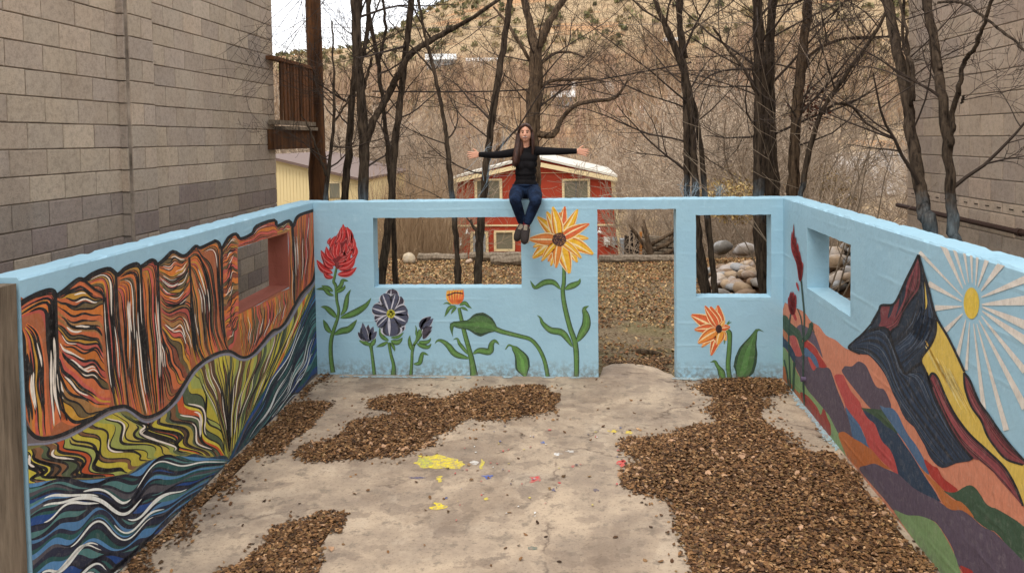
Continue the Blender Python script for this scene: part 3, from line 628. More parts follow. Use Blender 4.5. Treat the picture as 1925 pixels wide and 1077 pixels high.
hill('painted_red_hill', RED, 12, R4((370,615),(430,660),(470,680),(500,740),(560,790),(610,830),(580,850),(520,840),(460,780),(410,720)))
hill('painted_orange_hill', (192, 112, 54), 13, R6((275,10),(350,80),(400,130),(470,190),(520,250),(600,330),(680,350),(740,400),(790,460),(815,515),(700,440),(600,435),(520,390),(440,250),(350,120)))
hill('painted_green_hill', (56, 84, 60), 11, R6((510,240),(620,260),(700,215),(770,185),(830,210),(890,290),(940,370),(1000,410),(1077,440)), [(1940, 1000), (2060, 1120), (2200, 1290), (2080, 1210), (1960, 1100)], R6((1077,700),(980,640),(900,590),(810,510),(740,400),(640,340)))
# the mountain
pn = Paint('right')
MT = R3((333,72),(310,120),(290,160),(260,215),(235,270),(215,320),(190,370),(150,425),(110,432),(70,430),(58,450),(50,470),(25,520),(0,558))+[(1636, 617), (1622, 628), (1607, 641), (1596.5, 654), (1618, 665), (1633, 667), (1646, 678), (1659, 691), (1674, 716), (1688, 755), (1703, 787), (1725, 808), (1738, 834), (1751, 861), (1772, 879), (1799, 870), (1830, 863)]+R4((640,520),(560,400),(490,260),(440,150),(400,40))+R3((355,850),(355,800),(420,710),(455,620),(455,530),(440,450),(400,300),(370,200))
pn.poly(MT, (24, 40, 58), 15, 3)
for g, n, sd_ in (([[(1600,655),(1630,664),(1662,700),(1685,750),(1715,795),(1745,845),(1772,874)],[(1602,648),(1640,632),(1668,645),(1690,705),(1722,760),(1762,812),(1800,864)],[(1612,638),(1650,618),(1668,625),(1688,672),(1702,700),(1738,702),(1765,765),(1793,818),(1826,862)]], 22, 71),
               ([[(1727,560),(1714,598),(1693,628),(1679,640)],[(1742,592),(1724,640),(1700,662),(1686,668)],[(1757,600),(1748,640),(1722,668),(1702,690)]], 14, 72),
               ([[(1729,500),(1734,560),(1724,600),(1712,625)],[(1737,530),(1742,580),(1740,610),(1728,640)],[(1746,545),(1757,590),(1756,615),(1745,640)]], 9, 73)):
    stripes(pn, g, n, [(22, 38, 58), (28, 52, 78), (16, 24, 38), (40, 60, 84)], [4, 3, 3, 1.2], seed=sd_, bw=1.6, lev=16, wob=.25, waves=4, black=.45, white=.55, blk=(10, 14, 24), wht=(84, 98, 116), nt=44)
pn.build('painted_mountain', wr)
py_ = Paint('right')
YEL = R3((455,530),(500,590),(540,650),(600,770),(660,900))+R4((668,110),(710,240),(760,310),(780,340),(830,430),(880,530),(960,615),(1077,655))+[(2000, 905), (2100, 960), (2100, 1060), (2000, 1000), (1925, 949)]+R4((1040,850),(950,680),(830,560),(700,440),(600,310),(530,180),(480,60))+R3((460,930),(440,915),(405,945),(385,900),(355,820),(360,780),(400,730),(440,690),(455,600))
py_.poly(YEL, (222, 190, 84), 17, 3)
rr = np.random.default_rng(5)
for i in range(26):
    f = rr.random(); x0 = 1740+f*55; y0 = 640+f*70+rr.uniform(-10, 10)
    ln = rr.uniform(50, 95); py_.ribbon([(x0, y0), (x0+ln*.22, y0+ln*.45), (x0+ln*.5, y0+ln)], rr.uniform(1, 3.2), [(240, 222, 150), (204, 162, 60), (236, 206, 110)][i % 3], 18, 5, prof=leafprof)
for i in range(16):
    f = rr.random(); x0 = 1790+f*90; y0 = 790+f*95
    py_.ribbon([(x0, y0), (x0+16, y0+26), (x0+38, y0+52)], rr.uniform(1, 3), [(240, 222, 150), (204, 162, 60)][i % 2], 18, 5, prof=leafprof)
py_.poly(R3((368,225),(380,290),(388,350),(395,420),(378,462),(374,380)), (222, 190, 84), 19, 3)
py_.build('painted_yellow_slope', wr)
def maroon(pts, guides, sd_, n):
    q = Paint('right'); q.poly(pts, (122, 54, 60), 20, 3)
    stripes(q, guides, n, [(124, 54, 62), (146, 66, 70), (92, 38, 44)], [4, 3, 2], seed=sd_, bw=1.5, lev=21, wob=.22, waves=3, black=.7, white=.15, blk=(40, 14, 18), wht=(168, 96, 96), nt=36)
    return q
q = maroon(R4((405,50),(430,5),(470,40),(530,180),(600,310),(700,440),(830,560),(950,680),(1030,820),(1077,945),(1000,860),(900,750),(800,630),(720,610),(640,520),(560,400),(490,260),(440,150)),
       [R4((420,55),(460,150),(500,250),(570,390),(650,510),(740,600),(880,720),(1000,850)), R4((440,20),(470,90),(540,230),(610,340),(700,460),(830,580),(940,690),(1050,880))], 81, 6); q.build('painted_maroon_ridge', wr)
q = maroon(R4((657,5),(700,60),(760,200),(830,300),(920,430),(1000,530),(1077,615),(1077,655),(960,615),(880,530),(820,440),(780,340),(710,240),(665,110)),
       [R4((668,60),(690,150),(730,240),(790,340),(830,430),(890,520),(970,600),(1070,645)), R4((680,60),(740,180),(810,290),(900,420),(980,520),(1070,620))], 82, 6); q.build('painted_maroon_ridge', wr)
q = maroon(R3((332,95),(345,200),(335,310),(280,390),(215,490),(180,580),(125,612),(100,590),(50,580),(65,540),(62,500),(65,440),(95,440),(128,440),(112,520),(135,500),(160,430),(195,375),(190,430),(165,520),(200,450),(235,370),(250,270),(300,165)),
       [R3((300,180),(250,300),(235,380),(190,500),(140,560),(60,575)), R3((335,130),(335,280),(285,370),(220,470),(180,560),(125,600))], 83, 7); q.build('painted_maroon_ridge', wr)
po = Paint('right')
for a, w in ((R3((333,72),(370,200),(400,300),(455,500),(540,650),(600,770),(660,900)), 4.5), (R4((657,0),(700,60),(760,200),(830,300),(920,430),(1000,530),(1077,615)), 4.5), (R4((1077,615),(1500,1000)), 4.5),
             (R4((657,0),(665,110),(710,240),(780,340),(820,440),(880,530),(960,615),(1077,655)), 4), (R3((333,72),(290,160),(235,270),(190,370),(150,425),(70,430),(50,470),(0,558)), 4.5), ([(1640, 608), (1622, 628), (1607, 641), (1596.5, 654), (1618, 665)], 3.5),
             (R3((-20,610),(60,588),(110,600),(130,640),(160,740),(200,840),(240,915),(300,870),(350,845),(385,900),(430,1010)), 4.5), (R3((355,845),(355,800),(420,710),(455,620),(455,530)), 4.5), (R4((390,0),(440,150),(490,260),(560,400),(640,520),(720,612)), 4.5),
             (R4((405,50),(430,5),(470,40),(530,180),(600,310),(700,440),(830,560),(950,680),(1030,820),(1077,945)), 4.5), (R3((128,640),(150,600),(190,570),(225,480),(285,390),(340,310),(350,200),(335,90)), 3), (R3((370,215),(375,350),(378,462),(360,500)), 2.5)):
    po.ribbon(a, w, (14, 14, 22), 28)
po.build('mountain_outline', wr)
# sun and rays
ps = Paint('right'); th = np.linspace(0, 2*math.pi, 40, endpoint=False)
ps.poly([(1827+14.6*math.cos(a), 570+29.5*math.sin(a)) for a in th], (228, 196, 70), 4, 1, False)
so = ps.build('painted_sun', wr)
for (a, b), (c, d), w0, w1 in (((645,370),(338,52),4,22),((637,402),(400,275),5,36),((640,438),(448,450),5,36),((645,488),(520,608),6,32),((667,530),(605,800),4,28),((693,548),(670,890),3,20),((722,560),(795,1170),4,30),((745,562),(955,1317),4,34),((760,535),(1090,1160),5,44),((777,505),(1090,900),5,40),
    ((783,470),(1400,890),6,95),((783,440),(1400,700),6,100),((780,425),(1400,365),6,110),((778,372),(1300,160),6,70),((775,328),(925,128),6,48),((752,300),(820,98),4,30),((737,290),(750,72),4,17),((712,272),(705,62),4,18),((687,270),(655,46),3,18),((665,285),(582,22),4,22),((645,312),(500,-10),5,38)):
    q = Paint('right'); P = R3((a, b), (c, d)); q.ribbon([P[0], ((P[0][0]+P[1][0])/2, (P[0][1]+P[1][1])/2), P[1]], [w0*1.35/3.779, w1*1.2/3.779], (228, 220, 208), 3)
    q.build('sun_ray', so)
# red paintbrush flowers
def flower_red(base, shapes, stems, nm):
    q = Paint('right')
    for s_, w, c in stems: q.ribbon(s_, w, c, 30, prof=None)
    o = q.build(nm, wr)
    for (mid, w, c) in shapes:
        q = Paint('right'); q.ribbon(mid, w, c, 31, prof=leafprof); q.build('painted_petal', o)
rrr = np.random.default_rng(9)
sh = []
for k in range(16):
    f = k/15; x0 = 1505+rrr.uniform(-1, 2); tx = 1491+f*16+rrr.uniform(-1, 1); ty = 425+abs(f-.1)*75+rrr.uniform(-8, 8)
    sh.append(([(x0, 529), (x0-4+f*6, 500), (tx, (ty+500)/2), (tx-1, ty)], 6, [(150, 30, 34), (196, 48, 50), (122, 22, 28), (206, 84, 84)][k % 4]))
flower_red(None, sh, [([(1507, 528), (1510, 560), (1513, 600), (1511, 660), (1511, 720), (1513, 762)], 3, (40, 70, 56)), ([(1500, 580), (1507, 600), (1511, 640)], 2, (40, 70, 56)), ([(1511, 640), (1520, 630), (1526, 612), (1524, 607)], 8, (44, 78, 56)), ([(1524, 607), (1532, 625)], 1.6, (44, 78, 56))], 'painted_red_flower')
sh = []
for k in range(11):
    f = k/10; tx = 1483+f*14; ty = 545+abs(f-.5)*26+rrr.uniform(-4, 4)
    sh.append(([(1489+f*4, 592), (1485+f*10, 572), (tx, ty)], 6, [(150, 30, 34), (190, 46, 50), (122, 22, 28)][k % 3]))
sh.append(([(1492, 588), (1496, 598), (1497, 603)], 5, (176, 40, 42))); sh.append(([(1498, 530), (1503, 548)], 4, (176, 40, 42)))
flower_red(None, sh, [([(1487, 590), (1484, 620), (1484, 660), (1487, 735)], 2.6, (40, 70, 56)), ([(1494, 680), (1492, 735)], 4, (44, 78, 56)), ([(1475, 676), (1480, 700), (1484, 730)], 3, (44, 78, 56))], 'painted_red_flower')
# capped pipe stub
m = MB(); c0 = pr(1515, 712.5); m.tube([c0+NRM['right']*d for d in (0, .03, .05)], .024, 12); m.tube([c0+NRM['right']*d for d in (.036, .052)], .029, 12)
m.build('pipe_stub', simple('purple_pipe', (98, 84, 104), .5), wr)

# ------------------------------------------------------------------ flowers on the back wall
F1, F2, F3, F4, F5, F6 = Z(590, 410, 8.975), Z(590, 520, 5.668), Z(740, 530, 5.983), Z(980, 380, 7.18), Z(940, 510, 5.254), Z(1290, 560, 6.731)
GR, GR2, GRD = (84, 124, 58), (98, 140, 66), (38, 66, 42)
def stem(name, ribs, label=None):
    q = Paint('back')
    for pts, w in ribs:
        q.ribbon(pts, [a*1.18 for a in w] if np.ndim(w) else w*1.18, GRD, 1); q.ribbon([(p[0]-.5, p[1]) for p in pts], [a*.82 for a in w] if np.ndim(w) else w*.82, GR, 2); q.ribbon([(p[0]-1.2, p[1]) for p in pts], [a*.3 for a in w] if np.ndim(w) else w*.3, GR2, 3)
    return q.build(name, wb, label=label)
def pleaf(par, mid, w, lv=4, c=GR, prof=leafprof):
    q = Paint('back'); q.ribbon(mid, w, GRD, lv, 6, 24, prof)
    q.ribbon(mid, [x*.74 for x in w] if np.ndim(w) else w*.74, c, lv+1, 6, 24, prof); q.ribbon(mid[:-1] if len(mid) > 3 else mid, [x*.25 for x in w] if np.ndim(w) else w*.25, tuple(min(255, int(v*1.2)) for v in c), lv+2, 6, 18, prof)
    q.build('painted_leaf', par)
def ppet(par, mid, w, c, hi=(240, 220, 200), dk=None, lv=8, prof=petprof, hl=True):
    q = Paint('back'); q.ribbon(mid, w*1.22, hi, lv, 6, 20, prof); q.ribbon(mid, w, dk or tuple(int(v*.72) for v in c), lv+1, 6, 20, prof)
    q.ribbon([(p[0]+.35, p[1]-.35) for p in mid], w*.72, c, lv+2, 6, 20, prof)
    if hl: q.ribbon([(p[0]-w*.12, p[1]) for p in mid], w*.16, hi, lv+3, 6, 12, leafprof)
    q.build('painted_petal', par)
# red spiky flower
o = stem('painted_red_flower', [(F1((410,700),(380,850),(350,1000),(335,1077))+F2((235,100),(245,250),(265,350),(255,440),(215,560),(185,680),(180,800),(190,920),(205,1020)), [3, 4, 5, 5, 5, 6.5, 7, 8])], 'painted red spiky flower with green stem')
for a in (F2((215,200),(160,180),(110,130),(25,135)), F2((205,160),(150,120),(80,95)), F2((235,170),(290,140),(325,115),(332,85)), F2((240,140),(290,90),(310,40),(370,48))): pleaf(o, a, 8)
for a, w in ((F2((245,440),(190,380),(130,330),(72,320)), 11), (F2((285,415),(330,350),(350,250),(360,200),(395,135)), 10), (F2((280,440),(400,400),(480,360),(560,300),(612,225)), 13), (F2((190,600),(150,560),(125,510),(100,455)), 10), (F2((215,620),(290,580),(370,560),(420,510),(462,455)), 13)): pleaf(o, a, w)
RD, RDK = (196, 34, 34), (122, 18, 24)
q = Paint('back'); q.poly(F1((495,150),(580,180),(610,300),(620,420),(640,560),(600,700),(500,800),(400,860),(340,780),(260,640),(270,480),(340,360),(420,240)), RDK, 7, 4); q.build('painted_petal', o)
for tip, b, w in (((495,100),(450,420),10),((560,150),(600,420),12),((470,150),(380,420),11),((625,200),(570,480),9),((365,300),(280,500),8),((280,330),(270,430),5),((680,340),(600,560),8),((705,460),(640,640),8),((210,480),(330,700),9),
                  ((120,540),(360,800),11),((165,640),(330,850),9),((50,705),(320,930),11),((165,880),(330,1000),7),((733,610),(420,790),9),((725,830),(400,950),10),((700,700),(420,860),11),((620,600),(430,720),9),((540,420),(440,640),10),((430,400),(410,650),10),((350,420),(380,680),9),((500,480),(450,650),8),((640,380),(560,640),8),((560,640),(410,740),6)):
    bend = 60 if tip[0] > 430 else -60
    mid = F1(b, ((b[0]*.5+tip[0]*.5)+bend*.45, (b[1]*.5+tip[1]*.5)+40), tip); ppet(o, mid, w*1.05, RD, (226, 112, 108), RDK, 8, leafprof)
# dark blossom and the two dark buds
DK, DK2, WH = (74, 78, 100), (62, 54, 70), (206, 206, 216)
o = stem('painted_dark_flower', [(F2((800,700),(820,820),(850,940),(848,1045)), [5, 5, 6, 9])], 'painted dark blue open blossom with yellow centre')
for a, w in ((F2((800,680),(745,650),(715,610),(700,540)), 8), (F2((790,690),(740,720),(665,748)), 7), (F2((820,680),(880,700),(920,680),(945,645)), 10), (F2((820,650),(900,640),(960,590)), 6), (F2((820,700),(845,740),(865,795)), 6)): pleaf(o, a, w)
for i, (tip, w) in enumerate((((840,130),17),((745,180),16),((680,275),12),((622,330),16),((650,470),15),((680,535),11),((725,545),13),((830,635),26),((930,600),18),((1000,480),20),((1010,410),13),((1000,360),18),((935,215),14),((880,180),12))):
    ppet(o, F2((822+(tip[0]-822)*.12, 395+(tip[1]-395)*.12), ((822+tip[0])/2, (395+tip[1])/2), tip), w*1.28, DK if i % 2 else DK2, WH, tuple(int(v*.6) for v in DK), 8+(i % 2)*4, prof=lambda t: np.where(t < .72, .28+.72*np.sin(np.pi/2*np.clip(t/.72, 0, 1)), np.sqrt(np.clip(1-((t-.72)/.28)**2, 0, 1))))
q = Paint('back'); rr = np.random.default_rng(3)
for k in range(46):
    a = rr.uniform(0, 6.28); r_ = rr.uniform(20, 62); q.ribbon(F2((822+6*math.cos(a), 395+6*math.sin(a)), (822+r_*math.cos(a), 395+r_*math.sin(a))), 1.6, [(214, 206, 60), (150, 150, 60), (190, 186, 50)][k % 3], 18, 2, prof=leafprof)
q.poly([(735+8*math.cos(a), 589.7+8*math.sin(a)) for a in th], (204, 196, 56), 17, 1, False); q.build('painted_flower_center', o)
o = stem('painted_dark_bud', [(F2((600,700),(615,780),(630,900),(645,1042)), [8, 5, 5.5, 6])], 'painted dark blue bud, smaller of the two')
for a, w in ((F2((600,730),(540,700),(480,680)), 9), (F2((605,740),(640,690),(655,650)), 9)): pleaf(o, a, w)
for i, (b, tip, w) in enumerate((((560,680),(470,590),9),((560,680),(500,545),10),((570,680),(520,490),11),((590,685),(580,510),11),((600,680),(635,530),11),((620,670),(672,580),9),((590,690),(560,580),9),((600,690),(610,575),8))):
    ppet(o, F2(b, ((b[0]+tip[0])/2-8, (b[1]+tip[1])/2), tip), w, DK if i % 3 else DK2, WH, None, 8+2*(i % 3), leafprof, False)
o = stem('painted_dark_bud', [(F3((230,700),(210,790),(205,900),(195,1050)), [4, 5, 5, 6]), (F3((225,710),(260,660),(290,590),(310,540)), [4, 5, 10, 8])], 'painted dark blue bud leaning right with a leaf below')
for a, w in ((F3((215,780),(190,720),(178,650),(185,595)), 8), (F3((270,640),(255,580),(255,520),(240,482)), 4), (F3((280,670),(350,680),(400,660),(420,625)), 8), (F3((260,690),(330,720),(390,730),(425,690)), 9), (F3((222,920),(290,910),(310,850),(330,800),(395,822)), 9)): pleaf(o, a, w)
for i, (b, tip, w) in enumerate((((310,540),(420,388),16),((330,560),(448,410),12),((330,600),(435,500),12),((300,520),(380,400),9),((330,640),(430,540),9))):
    ppet(o, F3(b, ((b[0]+tip[0])/2-10, (b[1]+tip[1])/2-8), tip), w, DK if i % 2 else DK2, WH, None, 8+2*(i % 3), leafprof, False)
# half-open orange flower
o = stem('painted_orange_bud', [(F3((735,290),(765,430),(800,580),(850,760),(880,880),(905,1050)), [5, 6.5, 7.5, 8, 9, 13])], 'painted half-open orange flower with curling leaves')
for a, w in ((F3((650,260),(600,235),(555,250)), 3), (F3((700,270),(630,290),(600,340),(572,392)), 7), (F3((710,280),(670,320),(645,362)), 5), (F3((740,265),(800,235),(840,270),(880,297)), 7), (F3((750,285),(800,300),(838,325)), 5),
             (F3((858,860),(700,810),(620,720),(560,670),(500,655),(462,695)), 12), (F3((845,820),(780,740),(740,690),(715,635),(668,650)), 7), (F3((890,810),(960,770),(1080,780),(1100,700),(1140,660),(1190,705)), 13)): pleaf(o, a, w)
rr = np.random.default_rng(4)
for k in range(24):
    f = k/23; x = 605+f*170; y0 = 245-abs(f-.5)*50; q = Paint('back')
    q.ribbon(F3((690+(x-690)*.35, 252), (x*.96+690*.04, 190), (x-6+12*f, 78+rr.uniform(-8, 14))), rr.uniform(3.6, 5.5), [(238, 176, 50), (236, 146, 40), (240, 200, 90), (222, 108, 46)][k % 4], 8+k % 4, 6, 12, leafprof); q.build('painted_petal', o)
q = Paint('back'); q.ribbon(F3((600,150),(640,138),(700,120),(780,130)), 2.6, (60, 28, 20), 16); q.build('painted_flower_center', o)
# the giant drooping leaf
o = stem('painted_drooping_leaf', [(Z(740,530,5.983)((1130,520),(1200,550))+F5((80,610),(200,640),(300,670),(370,740),(420,830),(450,920),(470,1035)), [9, 7.5, 6.5, 6.5, 6.5, 7])], 'painted broad leaf drooping left on a long arched stem')
pleaf(o, F3((1150,530),(1060,490),(960,475),(850,480),(740,480),(660,480),(655,560),(670,622)), [10, 32, 46, 40, 18, 15, 10, 8, 5], c=(70, 108, 54), prof=lambda t: np.clip(np.minimum(1, 5*(1-t)), 0, 1))
o = stem('painted_small_leaf', [(F5((115,735),(85,728),(55,770)), [3, 3, 1])], 'painted single upright leaf with curled tip')
pleaf(o, F5((250,1035),(225,950),(215,870),(170,790),(110,728)), [6, 28, 27, 15, 8], c=(88, 132, 62), prof=lambda t: np.clip(np.minimum(1, 6*(1-t)+.2), 0, 1))
# big sunflower
o = stem('painted_sunflower', [(F4((520,720),(560,800),(575,900),(575,1077))+F5((620,200),(640,350),(690,550),(740,700),(755,850),(755,1035)), [2, 4.5, 6.5, 7, 8, 8.5, 9, 8])], 'painted large yellow and orange sunflower on a tall stem')
for a, w in ((F5((600,180),(530,110),(440,110),(350,160),(320,130),(298,88)), 11), (F5((640,180),(690,150),(740,130),(780,105),(792,68)), 12), (F5((718,750),(620,610),(500,580),(420,510),(400,460),(362,430)), 13), (F5((755,700),(810,610),(850,530),(850,440),(830,370),(880,340)), 17)): pleaf(o, a, w)
YE, OR, DO = (238, 184, 36), (232, 140, 48), (222, 98, 44)
for i, (tip, w, c, bx) in enumerate((((588,62),12,DO,0),((760,100),12,YE,8),((915,295),13,DO,-6),((905,490),10,YE,-10),((970,700),15,YE,-14),((810,755),9,YE,-8),((755,810),12,YE,-10),((650,960),17,YE,0),((470,885),11,OR,6),((400,860),9,YE,8),((365,800),10,OR,10),((275,795),9,YE,6),
        ((155,755),15,YE,10),((160,605),10,YE,8),((105,500),15,(226, 134, 66),0),((220,200),13,YE,4),((345,130),12,YE,2),((425,65),13,YE,6),((520,140),11,OR,2))):
    cx, cy = 512, 505; b = (cx+(tip[0]-cx)*.10, cy+(tip[1]-cy)*.10)
    d = np.array(tip)-np.array((cx, cy)); nn_ = np.array([-d[1], d[0]])/np.linalg.norm(d)*bx*2
    ppet(o, F4(b, ((cx+tip[0])/2+nn_[0], (cy+tip[1])/2+nn_[1]), tip), w*1.42, c, (248, 226, 170), (214, 120, 30), 8+4*(i % 3), petprof)
q = Paint('back'); q.poly([(980+(512+95*math.cos(a)*(1+.04*math.sin(7*a)))/7.18, 380+(505+92*math.sin(a)*(1+.04*math.cos(5*a)))/7.18) for a in th], (52, 22, 24), 26, 1, False)
rr = np.random.default_rng(6)
for k in range(130):
    a, r_ = rr.uniform(0, 6.28), 88*math.sqrt(rr.random()); x, y = 512+r_*math.cos(a), 505+r_*math.sin(a); q.ribbon(F4((x, y), (x+6*math.cos(a), y+6*math.sin(a))), 1.0, [(196, 140, 110), (120, 60, 60), (206, 150, 60)][k % 3] if r_ > 22 else (214, 150, 50), 27, 2)
q.build('painted_flower_center', o)
# nodding orange flower at the right
o = stem('painted_orange_flower', [(F6((500,400),(545,440),(550,550),(540,700),(530,850),(550,1020)), [4, 8.5, 7.5, 8, 8, 8])], 'painted nodding orange flower beside a large leaf')
pleaf(o, F6((460,1020),(440,930),(390,850),(360,800),(300,815)), [12, 14, 8, 6, 2], prof=lambda t: np.clip(np.minimum(1, 6*(1-t)+.2), 0, 1))
pleaf(o, F6((665,1020),(720,920),(760,760),(800,620),(850,500),(900,400),(980,428)), [12, 40, 42, 36, 19, 7, 2], c=(72, 112, 56), prof=lambda t: np.clip(np.minimum(1, 6*(1-t)+.2), 0, 1))
pleaf(o, F6((510,355),(535,320),(575,305)), 2.6); pleaf(o, F6((510,350),(530,310),(550,285)), 2.6); pleaf(o, F6((480,500),(485,540),(478,590)), 3)
for i, (b, tip, w, c) in enumerate((((400,380),(65,215),20,DO),((390,390),(105,400),14,DO),((400,410),(150,570),17,OR),((410,430),(195,620),10,OR),((420,430),(315,725),13,DO),((440,420),(400,590),15,(238, 160, 50)),((455,420),(505,540),9,(238, 170, 60)),((440,390),(553,368),10,DO),((440,360),(490,290),7,(238, 176, 80)),((430,350),(400,95),15,DO),((410,350),(305,110),15,DO),((390,355),(237,100),12,DO))):
    ppet(o, F6(b, ((b[0]+tip[0])/2-6, (b[1]+tip[1])/2-6), tip), w*1.2, c, (248, 216, 160), (200, 92, 30), 8+4*(i % 3), petprof)
q = Paint('back'); q.poly([(1290+(412+40*math.cos(a))/6.731, 560+(390+54*math.sin(a))/6.731) for a in th], (50, 16, 16), 24, 1, False); q.build('painted_flower_center', o)

# paint spilt on the slab
rr = np.random.default_rng(11)
SPZ = [.0015]
def spot(px, py, w, h, rgb, n=16, rough=.25):
    SPZ[0] += .00006; m = MB(); pts = []
    for k in range(n):
        a = 2*math.pi*k/n; r_ = 1+rough*rr.normal(); pts.append((px+w*r_*math.cos(a), py+h*r_*math.sin(a)))
    P = [at_z(p[0], p[1], 0) for p in catmull(pts, 3, True)]
    tr = tessellate_polygon([[Vector((p[0], p[1], 0)) for p in P]]); m.add([(p[0], p[1], SPZ[0]) for p in P], tr, lin(rgb)); return m.build('paint_spot', M['spot'], slab)
t = NT('spilt_paint', .6, .3); c = t.attr(); t.color(t.mix(c, lin((150, 132, 116)), t.math('MULTIPLY', t.ramp(t.noise(28, 6, .75), [(.42, 0), (.60, 1)]), .9))); M['spot'] = t.m
spot(822, 869, 38, 13, (226, 206, 44)); spot(858, 873, 14, 7, (222, 200, 50)); spot(800, 868, 14, 9, (196, 196, 60))
for a in ((1153, 810, 9, 2, (232, 204, 50)), (1182, 813, 7, 3, (232, 204, 50)), (825, 951, 12, 6, (232, 208, 40)), (826, 901, 9, 4, (222, 200, 50)), (1168, 870, 9, 6, (214, 62, 60)), (1006, 902, 11, 5, (206, 70, 70)), (917, 895, 11, 3, (56, 92, 170)), (780, 898, 16, 2, (72, 72, 110)), (889, 869, 8, 4, (208, 204, 196)), (906, 874, 4, 7, (214, 198, 60)), (1048, 853, 6, 3, (226, 224, 220)),
          (1077, 876, 3, 2, (206, 70, 70)), (1120, 921, 6, 3, (60, 60, 90)), (1040, 921, 5, 3, (60, 70, 110)), (1001, 1030, 8, 3, (80, 110, 96)), (915, 937, 6, 2, (210, 190, 70)), (1052, 908, 3, 2, (190, 60, 60)), (839, 936, 4, 2, (60, 80, 130)), (1020, 832, 3, 2, (80, 110, 170)), (1072, 848, 7, 2, (224, 222, 216))): spot(*a, n=11, rough=.35)
for k in range(34):
    f = k/33; p = (1484+f*92+rr.uniform(-7, 0), 728+f*112+rr.uniform(-3, 3)); spot(p[0], p[1], rr.uniform(3, 8), rr.uniform(2, 7), (150, 184, 194), n=9, rough=.35)
for k in range(40):
    x_ = rr.uniform(606, 1120) if k < 28 else rr.uniform(1272, 1310); spot(x_, 706.5+(x_-600)*.006+rr.uniform(0, 2.5), rr.uniform(5, 16), rr.uniform(.8, 2.2), (160, 194, 204), n=9, rough=.3)
for k in range(60):
    spot(rr.uniform(850, 1180), rr.uniform(800, 980), rr.uniform(1, 2.6), rr.uniform(.7, 1.6), [(226, 224, 218), (90, 100, 140), (198, 80, 76), (214, 196, 90), (70, 70, 84)][rr.integers(5)], n=6, rough=.3)
# ------------------------------------------------------------------ concrete block buildings
XBL, XBR = -4.14, 3.90
zl_ = at_x(0, 282.6, XBL)[2]; zr_ = at_x(1925, 256, XBR)[2]
print('course z', zl_, at_x(512, 266, XBL)[2], zr_, at_x(1712, 254.8, XBR)[2], 'pil', at_x(222, 200, XBL), at_x(247, 200, XBL+.1), at_x(286, 200, XBL+.1), at_x(517, 200, XBL), at_x(1706, 200, XBR))
def block_mesh(name, seed, Lb, Hb):
    r = np.random.default_rng(seed); d, c = .035, .005; j = lambda: r.uniform(-.0015, .0015)
    v = []
    for w, e in ((0, 0), (d-c, 0), (d, c)):
        for (a, b) in ((-1, -1), (1, -1), (1, 1), (-1, 1)): v.append((w+(r.uniform(-.001, .001) if w else 0), a*(Lb/2-e+j()), b*(Hb/2-e+j())))
    f = [(8, 9, 10, 11)]+[(i, (i+1) % 4, (i+1) % 4+4, i+4) for i in range(4)]+[(i+4, (i+1) % 4+4, (i+1) % 4+8, i+8) for i in range(4)]
    m = MB(); m.add(v, f); return m.mesh(name, M['block'])
BM = {}
def bmesh_for(Lb, Hb, s):
    k = (round(Lb, 3), round(Hb, 3), s)
    if k not in BM: BM[k] = block_mesh('concrete_block', s, Lb-.009, Hb-.009)
    return BM[k]
def block_wall(root, X, sgn, segs, courses, inview, tint, limit=300):
    """segs: (y0, y1, Xface); courses: (z0, h); blocks in view are parts, the others one joined part"""
    wall = None; mm = MB()
    for y0, y1, xf in segs: mm.box((min(xf-sgn*.012, xf-sgn*.05), y0, courses[0][0]), (max(xf-sgn*.012, xf-sgn*.05), y1, courses[-1][0]+courses[-1][1]))
    wall = mm.build('wall', M['mortar'], root)
    rest = MB(); cnt = 0; wloc = world_loc(wall)
    r = random.Random(5 if sgn > 0 else 6)
    for ci, (z0, h) in enumerate(courses):
        for y0, y1, xf in segs:
            y = y1; first = True
            while y > y0+.02:
                Lb = .406
                if first and ci % 2: Lb = .203
                first = False
                Lb = min(Lb, y-y0)
                if y-y0-Lb < .06: Lb = y-y0
                yc, zc = y-Lb/2, z0+h/2; y -= Lb
                me = bmesh_for(Lb, h, r.randrange(3)); px_ = xf-sgn*.035+sgn*r.uniform(-.001, .0025)
                if inview(yc, zc) and cnt < limit:
                    o = bpy.data.objects.new('concrete_block', me); COL.objects.link(o); o.parent = wall
                    o.location = Vector((px_, yc, zc))-wloc
                    if sgn < 0: o.rotation_euler = (0, 0, math.pi)
                    c = tint(yc, zc, r); o.color = (c[0], c[1], c[2], 1); cnt += 1
                else:
                    e = .004; rest.box((min(px_, px_+sgn*.035), yc-Lb/2+e, zc-h/2+e), (max(px_, px_+sgn*.035), yc+Lb/2-e, zc+h/2-e))
    if rest.n:
        o = rest.build('concrete_block', M['block'], wall, kind='stuff'); c = lin((180, 160, 142)); o.color = (c[0], c[1], c[2], 1)
    print('blocks', cnt)
    return wall
def tintL(y, z, r):
    dark = z < zl_-2*.203
    if dark:
        c = random.Random(int(y*37)*1000+int(z*91)).choice([(120, 106, 95), (126, 113, 100), (122, 109, 98), (112, 98, 90), (134, 120, 104), (128, 115, 101)])
    else: c = r.choice([(152, 136, 116), (149, 133, 115), (155, 139, 119), (147, 131, 114), (145, 130, 115), (151, 134, 115), (150, 135, 117)])
    k = r.uniform(.94, 1.05); return lin(np.minimum(np.array(c)*k*1.22, 250))
def tintR(y, z, r):
    c = r.choice([(140, 122, 104), (134, 118, 102), (145, 127, 108), (138, 120, 104), (130, 114, 100), (142, 124, 106)]); return lin(np.array(c)*r.uniform(.96, 1.03)*1.34)
bl = empty('block_building', (-8, 4, 0), label='tall tan concrete block building beyond the left blue wall', cat='building')
nb = int((zl_+.1)/.203); zb0 = zl_-nb*.203
